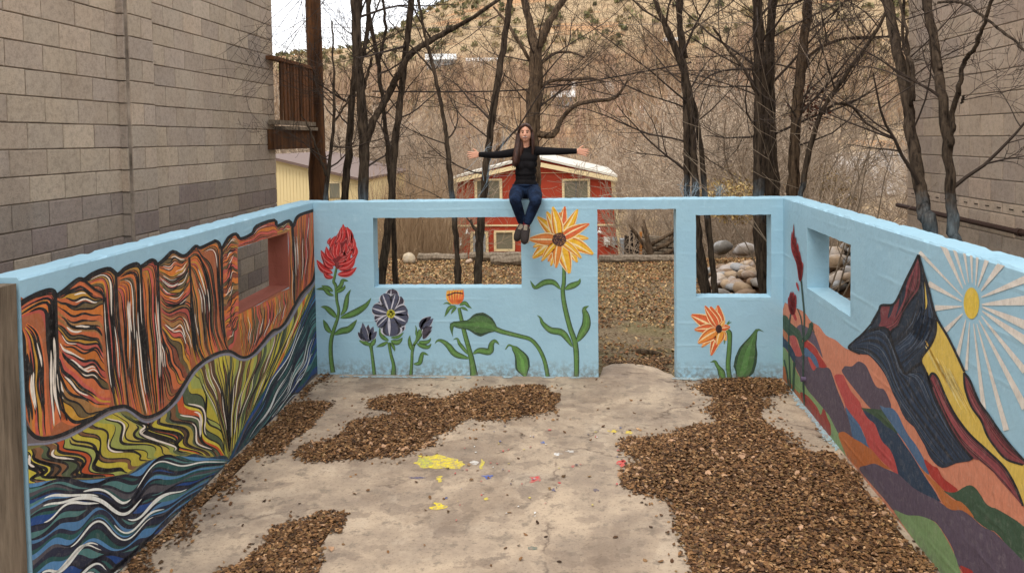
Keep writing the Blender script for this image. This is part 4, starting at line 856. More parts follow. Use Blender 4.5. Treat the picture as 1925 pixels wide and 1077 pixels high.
coursesL = [(zb0+i*.203, .198+.005) for i in range(32)]
yp0, yp1 = at_x(222, 200, XBL)[1], at_x(286, 200, XBL+.1)[1]; yp0 = at_x(247, 200, XBL+.1)[1]
YLE = at_x(516, 200, XBL)[1]
segs = [(-2.0, yp0, XBL), (yp0, yp0+.406, XBL+.10), (yp0+.406, YLE, XBL)]
inv = lambda y, z: y > 4.55 and .95 < z < 2.81+(y*.192)+.12
m = MB(); m.box((-12, -2, zb0), (XBL-.03, YLE, coursesL[-1][0]+.203)); m.box((XBL-.03, yp0+.004, zb0), (XBL+.064, yp0+.402, coursesL[-1][0]+.2)); m.build('building_body', M['mortar'], bl)
wL = block_wall(bl, XBL, 1, segs, coursesL, inv, tintL)
r_ = random.Random(2)
for z0, h in coursesL:
    if 1.0 < z0 < 4.6:
        m = MB(); m.box((XBL+.003, yp0-.030, z0+.004), (XBL+.062, yp0-.002, z0+h-.009)); o = m.build('concrete_block', M['block'], wL); c = tintL(yp0, z0+h/2, r_)*.9; o.color = (c[0], c[1], c[2], 1)
br = empty('block_building', (8, 5, 0), label='brown concrete block building beyond the right blue wall', cat='building')
YRE = at_x(1706.5, 200, XBR)[1]
zs0 = zr_-3*.203; coursesR = [(zs0-.1015-.203*i-.203, .203) for i in range(7, -1, -1)]+[(zs0-.1015, .1015)]+[(zs0+i*.203, .203) for i in range(20)]
m = MB(); m.box((XBR+.03, -2, coursesR[0][0]), (12, YRE, coursesR[-1][0]+.203)); m.build('building_body', M['mortar'], br)
M['mortar_l'] = simple('pale_mortar', (172, 160, 146), .95, .15, 3, .6)
wR = block_wall(br, XBR, -1, [(-2.0, YRE, XBR)], coursesR, lambda y, z: y > 5.0 and 1.1 < z < 2.81+y*.192+.12, tintR)
wR.data.materials[0] = M['mortar_l']
m = MB()
y = YRE-.1
while y > 5.2: m.box((XBR-.004, y-.085, zs0-.056), (XBR+.0, y-.02, zs0-.045)); y -= .203
m.build('vent_slot_shade', simple('slot_shade_paint', (62, 50, 40), 1), br, kind='stuff')  # thin dark boxes on the block face paint the shade inside the slots
m = MB(); p0, p1 = at_x(1700, 394, XBR-.06), at_x(1925, 435, XBR-.06); zz = (p0[2]+p1[2])/2
m.tube([(XBR-.06, YRE+.12, zz+.02), (XBR-.06, 7, zz), (XBR-.06, 3, zz-.02)], .026, 8)
for y in (8.2, 7.0, 5.8): m.tube([(XBR-.06, y-.03, zz), (XBR-.06, y+.03, zz)], .036, 8)
m.build('conduit_pipe', simple('rusty_pipe', (58, 38, 28), .7, .4, 12, .5), br)

# gate post at the near end of the left wall
gp = empty('gate_post', (lx(LEND)-.05, LEND-.08, 0), label='weathered grey wooden post at the near end of the left wall', cat='post')
x1 = plane_pt('left', 50, 800)[0]
pa, pb = at_y(28, 540, LEND-.02), at_y(52, 1060, LEND-.02)
m = MB(); top = pa[2]
def pst(xr, y0, y1, lean=0): return None
zt = at_y(30, 533, LEND-.02)[2]; xt = at_y(30, 533, LEND-.02)[0]; xb = at_y(50, 1050, LEND-.02)[0]
V = []
for z in np.linspace(-.1, zt, 14):
    f = (z+.1)/(zt+.1); xr = xb+(xt-xb)*f+random.uniform(-.003, .003)
    for (a, b) in ((xr-.15, LEND-.14), (xr-.006, LEND-.14), (xr, LEND-.13), (xr, LEND-.02), (xr-.15, LEND-.02)): V.append((a, b, z))
k = 5; Fc = []
for i in range(13):
    for j in range(k): Fc.append((i*k+j, i*k+(j+1) % k, (i+1)*k+(j+1) % k, (i+1)*k+j))
Fc += [tuple(range(k-1, -1, -1)), tuple(range(13*k, 14*k))]
m.add(V, Fc); m.build('post', M['wood_grey'], gp)
m = MB(); m.box((xb-.36, LEND-.12, 0), (xb-.155, LEND-.08, zt-.25)); m.build('board', M['rail'], gp)

# deck behind the left building
dk = empty('wooden_deck', (-4.2, 11.2, 2.6), label='dark weathered wooden deck with a slatted railing behind the left block building', cat='deck')
ya, yb_ = YLE+.02, at_x(590, 180, -4.08)[1]
def dz(px, py): return at_x(px, py, -4.08)[2]
zt1, zb1 = dz(518, 108), dz(521, 229)
m = MB(); m.box((-4.13, ya-.3, zt1-.05), (-4.02, yb_, zt1)); m.build('top_rail', M['rail'], dk)
m = MB(); m.box((-4.12, ya-.3, zb1-.04), (-4.03, yb_+.15, zb1+.02)); m.build('bottom_rail', M['wood_grey'], dk)
y = ya+.03; k = 0
while y < yb_-.05:
    m = MB(); m.obox((-4.055+random.uniform(-.006, .006), y, (zt1+zb1)/2), (.012, 0, 0), (random.uniform(-.004, .004), random.uniform(.034, .046), 0), (0, random.uniform(-.006, .006), (zt1-zb1)/2-.02)); m.build('baluster', M['rail'] if k % 3 else M['wood_brown'], dk); y += .125; k += 1
m = MB(); zq = dz(521, 262); m.box((-4.2, ya-.3, zq-.14), (-4.05, yb_+.1, zq+.13)); m.build('deck_beam', M['wood_brown'], dk)
m = MB(); zj = dz(521, 240); m.box((-6.5, ya, zj-.03), (-4.0, yb_, zj+.02)); m.build('deck_board', M['wood_grey'], dk)
for y in (ya+.5, yb_-.25): m = MB(); m.box((-4.14, y, zq+.13), (-3.97, y+.09, zj-.032)); m.build('joist', M['wood_dark'], dk)
P = [at_y(*p, 11.85) for p in ((577, -260), (582, -100), (588, 0), (593, 150), (596, 250), (600, 370), (604, 520))]; P.append(np.array([P[-1][0]+.02, 11.85, -.2]))
P = resample(catmull(P[::-1], 4), 24); m = MB(); m.tube(P, np.where(P[:, 2] > 2.6, .118, .15), 12, rough=.05); m.build('post', M['wood_brown'], dk, smooth=True)

# ------------------------------------------------------------------ fallen leaves
LC = np.array([lin(c) for c in ((112, 80, 50), (134, 98, 62), (90, 62, 40), (154, 118, 80), (70, 50, 34), (120, 86, 54), (180, 144, 106), (100, 76, 50), (130, 102, 64))])
LP = np.array([.18, .17, .15, .1, .12, .13, .04, .06, .05])
def leaves(pos, size, rng, tilt=.45, cols=LC, pw=LP, bright=1.0):
    n = len(pos); yaw = rng.uniform(0, 2*math.pi, n); tx = rng.normal(0, tilt, n); ty = rng.normal(0, tilt, n)
    L_ = size*rng.uniform(.7, 1.3, n); W_ = L_*rng.uniform(.26, .40, n); hz = W_*rng.uniform(-.25, .6, n); cz = L_*rng.uniform(-.12, .22, n)
    loc = np.zeros((n, 6, 3)); j = lambda: rng.uniform(.85, 1.15, n)
    loc[:, 0, 0] = -L_/2; loc[:, 3, 0] = L_/2; loc[:, 3, 2] = cz; loc[:, 0, 2] = cz*.4
    loc[:, 1, 0] = -L_*.22*j(); loc[:, 1, 1] = -W_*j(); loc[:, 2, 0] = L_*.2*j(); loc[:, 2, 1] = -W_*.8*j()
    loc[:, 5, 0] = -L_*.22*j(); loc[:, 5, 1] = W_*j(); loc[:, 4, 0] = L_*.2*j(); loc[:, 4, 1] = W_*.8*j()
    loc[:, [1, 2, 4, 5], 2] = hz[:, None]
    x, y, z = loc[..., 0], loc[..., 1], loc[..., 2]
    z2 = z+x*np.sin(tx)[:, None]+y*np.sin(ty)[:, None]; x = x*np.cos(tx)[:, None]; y = y*np.cos(ty)[:, None]
    c, s = np.cos(yaw)[:, None], np.sin(yaw)[:, None]
    V = np.stack([x*c-y*s, x*s+y*c, z2], -1)+pos[:, None, :]
    zmin = V[..., 2].min(1)-(pos[:, 2]-.004); V[..., 2] -= np.minimum(zmin, 0)[:, None]
    b = np.arange(n)[:, None]*6; FI = np.concatenate([b+np.array([[0, 1, 2, 3]]), b+np.array([[0, 3, 4, 5]])], 1).reshape(-1, 4)
    C = cols[rng.choice(len(cols), n, p=pw/pw.sum())]*rng.uniform(.62, 1.45, (n, 1))*bright
    return V.reshape(-1, 3), FI, np.repeat(C, 2, axis=0)
def inpoly(P, x, y):
    c = np.zeros(len(x), bool); j = len(P)-1
    for i in range(len(P)):
        xi, yi, xj, yj = P[i][0], P[i][1], P[j][0], P[j][1]
        k = ((yi > y) != (yj > y)) & (x < (xj-xi)*(y-yi)/(yj-yi+1e-12)+xi); c ^= k; j = i
    return c
def edist(P, x, y):
    d = np.full(len(x), 1e9)
    for i in range(len(P)):
        a, b = np.array(P[i][:2]), np.array(P[(i+1) % len(P)][:2]); e = b-a; t_ = np.clip(((x-a[0])*e[0]+(y-a[1])*e[1])/(e@e+1e-12), 0, 1)
        d = np.minimum(d, np.hypot(x-a[0]-t_*e[0], y-a[1]-t_*e[1]))
    return d
PILES = {
 'left': [(586,722),(600,702),(628,699),(606,716),(585,735),(560,748),(541,758),(590,757),(619,763),(613,780),(590,796),(569,813),(541,841),(480,863),(452,891),(419,925),(369,975),(330,1013),(291,1058),(250,1120),(150,1240),(60,1360),(-60,1380),(60,1240),(225,1077),(330,968),(427,869),(500,797),(540,757),(570,727)],
 'middle': [(691,769),(702,752),(758,741),(841,749),(908,730),(969,724),(1019,724),(1053,747),(1047,774),(997,786),(897,786),(830,813),(819,841),(758,852),(691,869),(619,872),(563,869),(552,850),(585,836),(619,819),(669,791),(730,780),(702,772)],
 'front': [(563,975),(600,960),(619,961),(658,969),(641,991),(613,1036),(590,1077),(565,1130),(520,1200),(420,1260),(330,1240),(374,1110),(413,1069),(480,1036),(519,1002)],
 'right': [(1303,727),(1327,713),(1392,711),(1453,705),(1472,703),(1483,727),(1481,735),(1445,750),(1439,774),(1461,810),(1498,835),(1530,851),(1559,843),(1584,852),(1671,957),(1771,1079),(2000,1358),(1900,1400),(1340,1400),(1310,1180),(1299,1062),(1275,1038),(1291,1005),(1262,965),(1234,940),(1173,920),(1165,900),(1185,871),(1181,843),(1177,823),(1234,814),(1295,808),(1327,794),(1327,774),(1339,754),(1311,737)],
 'doorway': [(1134,690),(1150,684),(1180,684),(1212,688),(1240,695),(1262,706),(1278,716),(1268,700),(1262,688),(1262,672),(1230,668),(1190,672),(1160,670),(1134,676)]}
labs = {'left': 'strip of brown fallen leaves along the foot of the left wall', 'middle': 'brown leaf drift lying on the concrete in the middle of the courtyard', 'front': 'small brown leaf drift on the concrete nearest the viewer', 'right': 'large deep drift of brown fallen leaves covering the right of the courtyard', 'doorway': 'brown leaves gathered just outside the doorway'}
rng = np.random.default_rng(21)
scat_x, scat_y = [], []
for nm, poly in PILES.items():
    P = np.array([at_z(*p, 0)[:2] for p in poly]); lo, hi = P.min(0), P.max(0)
    wig = 26000 if nm == 'right' else 9000
    area = (hi-lo).prod(); n = int(area*(6600 if nm != 'doorway' else 2600)); n = min(n, 90000)
    x = rng.uniform(lo[0], hi[0], n); y = rng.uniform(lo[1], hi[1], n)
    wx = x+.05*np.sin(y*9+x*4)+.04*np.sin(x*17+1)+rng.normal(0, .025, n); wy = y+.05*np.sin(x*8+2)+.03*np.sin(y*21)+rng.normal(0, .025, n)
    ok = inpoly(P, wx, wy); d = edist(P, wx, wy); ok &= (rng.random(n) < np.clip(d/.10+.35, 0, 1))
    ok |= (d < .16) & (rng.random(n) < .022)
    ok &= (x > lx(y)+.015) & (x < rx(y)-.015) if nm != 'doorway' else (y > 9.24)
    if nm != 'doorway': ok &= (y < 8.985)
    x, y, d = x[ok], y[ok], d[ok]; ins = inpoly(P, x, y)
    zb = 0.0 if nm != 'doorway' else -.02
    hmax = np.clip(d/.35, 0, 1)*(.045 if nm == 'right' else .028)*ins
    z = zb+.006+hmax*(.45+.55*rng.random(len(x)))
    V, FI, C = leaves(np.stack([x, y, z], 1), .031, rng, .24, bright=1.05)
    big = rng.random(len(x)) < .012
    V = V.reshape(-1, 6, 3); ctr = V.mean(1, keepdims=True); V[big] = ctr[big]+(V[big]-ctr[big])*1.7; V = V.reshape(-1, 3); C = C.reshape(-1, 2, 3); C[big] = lin((196, 156, 122))*rng.uniform(.7, 1.05, (big.sum(), 1, 1)); C = C.reshape(-1, 3)
    link('leaf_drift', fast_mesh('leaf_drift', V, FI, C, M['leaf']), kind='stuff', label=labs[nm], cat='leaves')
    print(nm, len(x))
    # dark bed of crumbled leaves under the deep part
    q = []
    gx, gy = np.meshgrid(np.arange(lo[0], hi[0], .06), np.arange(lo[1], hi[1], .06)); gx, gy = gx.ravel(), gy.ravel()
    if nm == 'doorway': continue
    ok = inpoly(P, gx, gy) & (edist(P, gx, gy) > .085) & (gy < 8.92) & (gx > lx(gy)+.02) & (gx < rx(gy)-.08)
    gx, gy = gx[ok], gy[ok]; m = MB(); hh = lambda a, b: .004+np.clip(edist(P, a, b)-.06, 0, .3)/.3*(.035 if nm == 'right' else .02)
    c4 = np.stack([np.stack([gx+a, gy+b, hh(gx+a, gy+b)], 1) for a, b in ((0, 0), (.06, 0), (.06, .06), (0, .06))], 1)
    link('leaf_mould', fast_mesh('leaf_mould', c4.reshape(-1, 3), np.arange(len(gx)*4).reshape(-1, 4), None, M['bed']), kind='stuff', label='dark crumbled leaf mould under '+labs[nm].split(' brown ')[-1] if False else 'dark crumbled mould beneath the '+{'left': 'leaf strip by the left wall', 'middle': 'middle leaf drift', 'front': 'nearest leaf drift', 'right': 'large right leaf drift'}[nm], cat='leaf mould')
# loose leaves on the slab
n = 260; x = rng.uniform(-3, 2.4, n); y = rng.uniform(2.5, 8.95, n); V, FI, C = leaves(np.stack([x, y, np.full(n, .006)], 1), .036, rng, .25)
link('loose_leaves', fast_mesh('loose_leaves', V, FI, C, M['leaf']), kind='stuff', label='single brown leaves scattered loosely over the bare concrete', cat='leaves')
# leaves over the lawn behind the wall
n = 52000; x = rng.uniform(-5.2, 5.0, n); y = 9.3+(18.3-9.3)*rng.random(n)**.8
den = np.array([noise.noise(Vector((a*.8, b*.8, 3.3)))+.4*noise.noise(Vector((a*2.5, b*2.5, 1))) for a, b in zip(x, y)])
keep = rng.random(n) < np.clip(.55+den*1.3+(y-12)*.12, .06, 1); x, y = x[keep], y[keep]
z = np.array([terrain(a, b) for a, b in zip(x, y)])+.01
LL = np.array([lin(c) for c in ((156, 124, 78), (140, 104, 64), (174, 142, 96), (122, 84, 52), (196, 164, 118), (112, 96, 58), (150, 100, 62))])
V, FI, C = leaves(np.stack([x, y, z], 1), .05, rng, .35, LL, np.array([3, 3, 2, 2, 1.2, 2, 2.]), 1.0)
link('lawn_leaves', fast_mesh('lawn_leaves', V, FI, C, M['leaf']), kind='stuff', label='yellowish fallen leaves covering the lawn behind the back wall', cat='leaves')

# ------------------------------------------------------------------ bare trees
def walk(p, d, L_, n, rnd, curl=.22, lift=.05):
    P = [np.array(p, float)]; d = np.array(d, float)
    bias = np.array([rnd.gauss(0, curl*.35), rnd.gauss(0, curl*.35), rnd.gauss(lift, curl*.2)])
    for i in range(n):
        d = d+np.array([rnd.gauss(0, curl), rnd.gauss(0, curl), rnd.gauss(0, curl)])*.55+bias; d /= np.linalg.norm(d)+1e-9; P.append(P[-1]+d*L_/n)
    return np.array(P)
def grow(mb, p, d, L_, r, lvl, rnd, curl=.22, kids=(5, 4, 3), nmin=.0016, drop=.0):
    seg = (7, 6, 5, 4)[3-lvl] if lvl <= 3 else 7
    P = walk(p, d, L_, seg, rnd, curl, .06-drop)
    if ((P[:, 0] > XL-.3) & (P[:, 0] < XR+.3) & (P[:, 1] < 9.3) & (P[:, 2] < 2.25)).any() and p[1] > 4: return
    if ((P[:, 0] > 2.0) & (P[:, 0] < 2.75) & (P[:, 1] < 9.3) & (P[:, 2] < 2.35)).any(): return
    R = np.linspace(r, r*.28, len(P)); R = np.maximum(R, nmin)
    mb.tube(P, R, 5 if r > .012 else (4 if r > .006 else 3), cap=False)
    if lvl <= 0: return
    for k in range(kids[3-lvl] if 3-lvl < len(kids) else 3):
        f = rnd.uniform(.2, .98); q = f*(len(P)-1); i = min(int(q), len(P)-2); b = P[i]+(P[i+1]-P[i])*(q-i)
        dd = P[i+1]-P[i]; dd /= np.linalg.norm(dd)+1e-9
        s_ = np.array([rnd.gauss(0, 1), rnd.gauss(0, 1), rnd.gauss(.15, .8)]); s_ -= dd*(s_@dd); s_ /= np.linalg.norm(s_)+1e-9
        a = rnd.uniform(.45, 1.1); nd = dd*math.cos(a)+s_*math.sin(a)
        grow(mb, b, nd, L_*rnd.uniform(.35, .7), max(r*(1-.7*f)*rnd.uniform(.45, .7), nmin), lvl-1, rnd, curl, kids, nmin, drop)
# sprayed bark: the light blue wall paint drifted onto the trunks just above the wall
t = NT('sprayed_bark', .93, .1); n1 = t.noise(26, 6, .7, stretch=(1, 1, .16)); c = t.mix(lin((30, 24, 20)), lin((94, 80, 66)), t.ramp(n1, [(.34, 0), (.64, 1)]))
x, y, z = t.sep(); zz = t.math('ADD', z, t.math('MULTIPLY', t.noise(9, 4, .6), .5))
msk = t.math('MULTIPLY', t.ramp(t.math('MULTIPLY', zz, .3333), [(.60, 0), (.70, 1), (.86, 1), (.93, 0)]), .0)
up_ = t.math('SUBTRACT', 1.0, t.math('MINIMUM', 1.0, t.math('MAXIMUM', 0.0, t.math('MULTIPLY', t.math('SUBTRACT', zz, 2.27), 3.5))))
dn_ = t.math('MINIMUM', 1.0, t.math('MAXIMUM', 0.0, t.math('MULTIPLY', t.math('SUBTRACT', zz, 2.0), 6.0)))
msk = t.math('MULTIPLY', t.math('MULTIPLY', up_, dn_), t.ramp(n1, [(.35, .35), (.6, 1)]))
t.color(t.mix(c, lin((128, 164, 182)), t.math('MULTIPLY', msk, .32))).bump(n1, 1.0, .035); M['barkS'] = t.m
TREES = [
 # label, Y, stems [(px, py, width)...], limbs (count, length), seed, material
 ('thin forked sapling beside the wooden deck post', 9.7, [[(616,420,9),(612,370,9),(620,300,7),(628,225,6),(627,140,4),(624,40,3)],[(614,330,6),(600,280,4),(580,240,3),(560,215,2)],[(628,230,4),(645,190,4),(660,150,3)]], (10, .7), 1, 'barkS'),
 ('slender grey trunk between the deck post and the thick left tree', 10.3, [[(645,430,15),(648,370,14),(654,300,14),(660,210,12),(666,140,10),(675,40,8),(684,-80,6)]], (8, 1.2), 2, 'bark'),
 ('thick dark tree with a long limb arching right, left of the back wall', 9.9, [[(684,520,22),(684,430,22),(683,370,21),(683,260,20),(677,170,18),(671,90,18),(667,0,17),(660,-120,14),(652,-300,9)],[(686,275,15),(700,230,14),(722,180,14),(746,140,13),(772,100,12),(800,75,11),(835,52,10),(880,30,8),(925,0,7),(980,-40,4)],[(676,200,6),(690,140,6),(703,110,5)],[(678,120,9),(684,60,9),(690,0,8),(698,-80,5)]], (16, 1.6), 3, 'barkS'),
 ('dark upright trunk standing behind the left end of the large window hole', 10.1, [[(714,560,19),(724,470,17),(733,400,15),(737,370,15),(740,300,15),(750,210,14),(758,140,13),(766,70,13),(773,0,12),(782,-120,9),(790,-260,6)]], (14, 1.3), 4, 'bark'),
 ('crooked thin trunk leaning left of the upright dark trunk', 10.5, [[(740,420,10),(735,350,10),(728,270,9),(718,180,8),(708,100,8),(694,30,8),(688,-60,6)],[(712,120,6),(728,60,6),(722,0,5),(716,-60,4)]], (10, 1.1), 5, 'bark'),
 ('thin black trunk seen through the middle of the large window hole', 10.0, [[(861,545,13),(861,505,15),(860,490,10),(856,430,11),(850,370,11),(845,320,10),(838,250,8),(826,180,7),(815,130,7),(800,70,6),(786,0,5),(770,-90,4)],[(815,135,4),(790,105,4),(762,75,3),(735,40,2)]], (10, 1.0), 6, 'barkS'),
 ('rough leaning trunk just left of the seated person', 9.95, [[(896,560,17),(900,480,16),(905,400,15),(910,350,15),(920,260,14),(931,180,14),(944,100,13),(953,40,12),(962,-20,11),(980,-150,8)],[(898,450,7),(890,430,6),(884,415,5)]], (12, 1.3), 7, 'bark'),
 ('big branching cottonwood behind the seated person', 15.5, [[(1003,430,34),(1002,370,32),(1000,280,28),(1003,200,27),(1008,130,25),(1007,90,22)],[(1007,95,17),(996,45,15),(985,0,14),(970,-70,10),(960,-160,6)],[(1010,95,18),(1030,50,15),(1048,15,13),(1070,-20,11),(1100,-90,7)],[(1003,250,14),(1040,255,12),(1055,225,9),(1080,200,8),(1115,190,8),(1150,186,7),(1170,170,5),(1180,150,3)],[(1010,165,9),(1040,152,7),(1075,150,6),(1110,146,5),(1140,152,3)],[(1000,120,8),(975,80,7),(950,40,6),(925,10,4)],[(1012,125,7),(1040,100,6),(1070,95,5),(1100,105,3)]], (46, 2.0), 8, 'bark2'),
 ('three-stemmed tree left of the small window hole', 10.2, [[(1330,560,15),(1312,440,14),(1308,370,14),(1303,290,14),(1298,220,14),(1290,150,14),(1272,100,11),(1246,40,9),(1226,-20,8),(1200,-110,5)],[(1326,560,13),(1294,430,11),(1292,370,11),(1290,300,11),(1289,220,11),(1286,140,10),(1268,80,9),(1240,10,8),(1215,-60,5)],[(1346,570,12),(1334,440,11),(1328,370,11),(1324,300,10),(1314,220,9),(1300,150,9),(1290,80,10),(1286,0,10),(1280,-120,7)],[(1290,110,9),(1278,50,9),(1274,0,8),(1270,-80,6)]], (26, 1.6), 9, 'barkS'),
 ('stout straight trunk behind the right side of the small window hole', 9.9, [[(1446,600,24),(1434,500,23),(1427,430,22),(1426,370,22),(1427,250,20),(1428,120,20),(1425,40,18),(1421,-60,15),(1412,-220,9)],[(1424,180,7),(1398,130,6),(1370,90,5),(1340,50,4)]], (24, 1.7), 10, 'barkS'),
 ('paired trunk close right of the stout straight one', 10.15, [[(1452,600,18),(1447,450,19),(1446,370,19),(1446,250,18),(1446,120,17),(1452,0,15),(1460,-120,11)],[(1466,600,12),(1462,450,12),(1462,370,12),(1462,250,11),(1464,120,10),(1470,30,10),(1482,-60,7)]], (20, 1.6), 11, 'bark'),
 ('brown trunk behind the corner where the back and right walls meet', 10.0, [[(1484,600,20),(1488,450,20),(1490,370,20),(1494,280,19),(1500,180,18),(1510,90,16),(1520,0,15),(1532,-120,11)],[(1505,150,8),(1530,100,7),(1580,75,6),(1630,72,5),(1680,72,3)]], (20, 1.5), 12, 'bark2'),
 ('thin trunk leaning steeply right from the back wall corner', 9.6, [[(1500,450,10),(1505,370,10),(1516,310,10),(1530,250,9),(1545,210,8),(1570,170,8),(1605,120,7),(1640,70,6),(1672,10,5),(1700,-60,3)],[(1545,212,6),(1580,195,5),(1620,200,5),(1650,230,4),(1690,255,3)]], (14, 1.3), 13, 'barkS'),
]
def build_tree(lab, Y, stems, limbs, seed, mat, X=None):
    rnd = random.Random(seed*13+1); tr = MB(); crown = MB(); S = []
    for si, st in enumerate(stems):
        P = [at_y(a, b, Y) if X is None else at_x(a, b, X) for a, b, _ in st]
        sc = [w*(.93 if X is None else .82)/2*(np.linalg.norm(p-EYE)/F) for (_, _, w), p in zip(st, P)]
        P = np.array(P)
        if si: P[1:, 1] += np.cumsum([rnd.uniform(-.12, .2) for _ in range(len(P)-1)])
        if P[0][2] < 1.9 or si == 0:
            P = np.vstack([[P[0][0]+(P[0][0]-P[1][0])*.4, P[0][1], -.15], P]); sc = [sc[0]*1.25]+sc
        n = max(16, len(P)*7); Q = resample(catmull(np.hstack([P, np.array(sc)[:, None]]), 6), n)
        Q[:, :2] += np.array([[noise.noise(Vector((k*.45, seed, si))), noise.noise(Vector((k*.45, seed+9, si)))] for k in range(n)])*.018
        tr.tube(Q[:, :3], np.maximum(Q[:, 3], .004), 12 if Q[0, 3] > .03 else 8, rough=.16, cap=True); S.append(Q)
    nL, LL_ = limbs; nL = int(nL*.78)
    for k in range(nL):
        Q = S[0] if rnd.random() < .45 else S[rnd.randrange(len(S))]
        hi = [i for i in range(len(Q)-1) if Q[i, 2] > 2.3] or [len(Q)-2]
        i = rnd.choice(hi); d = Q[i+1, :3]-Q[i, :3]; d /= np.linalg.norm(d)+1e-9
        s_ = np.array([rnd.gauss(0, 1), rnd.gauss(0, .8), rnd.gauss(.2, .45)]); s_ /= np.linalg.norm(s_)
        grow(crown, Q[i, :3], d*.45+s_*.9, LL_*rnd.uniform(.5, 1.3), min(Q[i, 3]*.5, rnd.uniform(.008, .02)), 3, rnd, .2, (5, 4, 3), .0019, rnd.choice([0, 0, .05]))
    b = S[0][0]; root = empty('bare_tree', (b[0], b[1], 0), label=lab, cat='tree')
    tr.build('trunk', M[mat], root, smooth=True); crown.build('crown', M['twig'], root)
    return root, S
for a in TREES: rt_, S_ = build_tree(*a)
build_tree('leaning trunk with blue-sprayed foot behind the right wall', None, [[(1748,440,26),(1742,415,26),(1736,385,24),(1722,310,23),(1713,250,22),(1704,180,20),(1690,110,19),(1678,50,19),(1668,0,18),(1655,-90,15),(1640,-220,9)],[(1716,190,7),(1708,130,7),(1700,80,6),(1692,0,5)],[(1712,200,9),(1705,120,7),(1697,60,6),(1692,-20,5)]], (14, 1.3), 14, 'barkS', 2.98)
build_tree('dark forked trunk nearest the right block building', None, [[(1796,490,24),(1793,440,23),(1788,380,21),(1783,300,20),(1776,220,20),(1766,150,19),(1755,80,18),(1742,0,17),(1730,-90,13),(1712,-220,8)],[(1786,275,12),(1800,240,11),(1812,210,11),(1840,160,10),(1865,110,9),(1885,75,8),(1915,0,7),(1950,-80,4)],[(1768,130,10),(1766,60,10),(1766,0,9),(1770,-90,6)],[(1764,5,5),(1800,8,5),(1830,32,5),(1870,75,5),(1925,140,4),(1990,210,2)],[(1808,195,5),(1808,180,5)]], (12, 1.0), 15, 'barkS', 3.15)
# overhanging pale twigs beside the left building and pale blue oversprayed twigs by the person's hand
m = MB(); rnd = random.Random(77)
for k in range(9):
    p = at_y(rnd.uniform(560, 640), rnd.uniform(-60, 60), 9.6); e = at_y(rnd.uniform(450, 560), rnd.uniform(60, 230), 9.0)
    d = e-p; grow(m, p, d/np.linalg.norm(d), np.linalg.norm(d), .006, 2, rnd, .16, (5, 3, 2), .0018, .05)
m.build('hanging_twigs', M['twig'], label='thin bare twigs hanging down in front of the left block building corner', cat='twigs')
m = MB()
for k in range(5):
    p = at_y(rnd.uniform(870, 925), rnd.uniform(300, 372), 9.5); e = at_y(rnd.uniform(862, 960), rnd.uniform(262, 300), 9.45); d = e-p; grow(m, p, d/np.linalg.norm(d), np.linalg.norm(d)*1.1, .003, 1, rnd, .15, (3,), .0018)
m.build('sprayed_twigs', M['bluespray'], label='thin pale blue oversprayed twigs beside the person\'s outstretched hand', cat='twigs')
m = MB()
for bx in (1290, 1300, 1345, 1350):
    for k in range(4):
        p = at_y(bx+rnd.uniform(-4, 4), 372, 9.4); grow(m, p, (rnd.uniform(-.9, .9), 0, .8), rnd.uniform(.08, .2), .004, 1, rnd, .2, (2,), .002)
m.build('sprayed_stubs', M['bluespray'], kind='stuff', label='short light blue sprayed twig stubs poking above the back wall', cat='twigs')

# ------------------------------------------------------------------ undergrowth and background trees
def small_tree(seed, h, nst, spread, nmin, kids=(6, 5, 4), curl=.18, r=.05):
    rnd = random.Random(seed); m = MB()
    for k in range(nst):
        a = rnd.uniform(0, 6.28); d = np.array([math.cos(a)*spread, math.sin(a)*spread, 1]); d /= np.linalg.norm(d)
        grow(m, (rnd.uniform(-.25, .25), rnd.uniform(-.25, .25), 0), d, h*rnd.uniform(.7, 1), r*rnd.uniform(.6, 1.1), 3, rnd, curl, kids, nmin, 0)
    return m
SH = [small_tree(200+i, h, ns, sp, nm, k, .2, r) for i, (h, ns, sp, nm, k, r) in enumerate(((5.5, 5, .5, .007, (7, 6, 4), .05), (6.5, 3, .35, .008, (8, 6, 4), .08), (4.0, 8, .6, .006, (6, 5, 4), .03), (7.0, 2, .25, .008, (10, 7, 4), .11)))]
SHm = [[s.mesh('bare_shrub', M[mt]) for mt in ('twig_mid', 'twig_pale')] for s in SH]
rnd = random.Random(31); cnt = 0
LBT = ['tangled brown bare tree in the thicket beyond the lawn', 'pale bare tree in the thicket beyond the lawn']
for k in range(175):
    Y = rnd.uniform(21, 52); az = rnd.uniform(-.50, .52); x = Y*math.tan(az)
    if -.21 < az < .125 and Y < 47: continue
    if .10 < az < .165 and Y < 34: continue
    if .305 < az < .41 and rnd.random() < .9: continue
    if az < -.20 and Y < 33: continue
    if az > .30 and Y < 30 and rnd.random() < .5: continue
    i = rnd.randrange(4); j = 1 if rnd.random() < .45 else 0
    reg = 'left of the yellow shed roof' if az < -.26 else 'between the shed and the red house' if az < -.10 else 'behind the red house' if az < .10 else 'between the house and the paired trunks' if az < .27 else 'at the right before the road'
    o = link('bare_tree', SHm[i][j], label=LBT[j].replace('beyond the lawn', reg), cat='tree', group='bare trees of the thicket beyond the lawn')
    o.location = (x, Y, terrain(x, Y)-.05); o.rotation_euler = (0, 0, rnd.uniform(0, 6.28)); s_ = rnd.uniform(.7, 1.15); o.scale = (s_, s_, s_*rnd.uniform(.85, 1.1)); cnt += 1
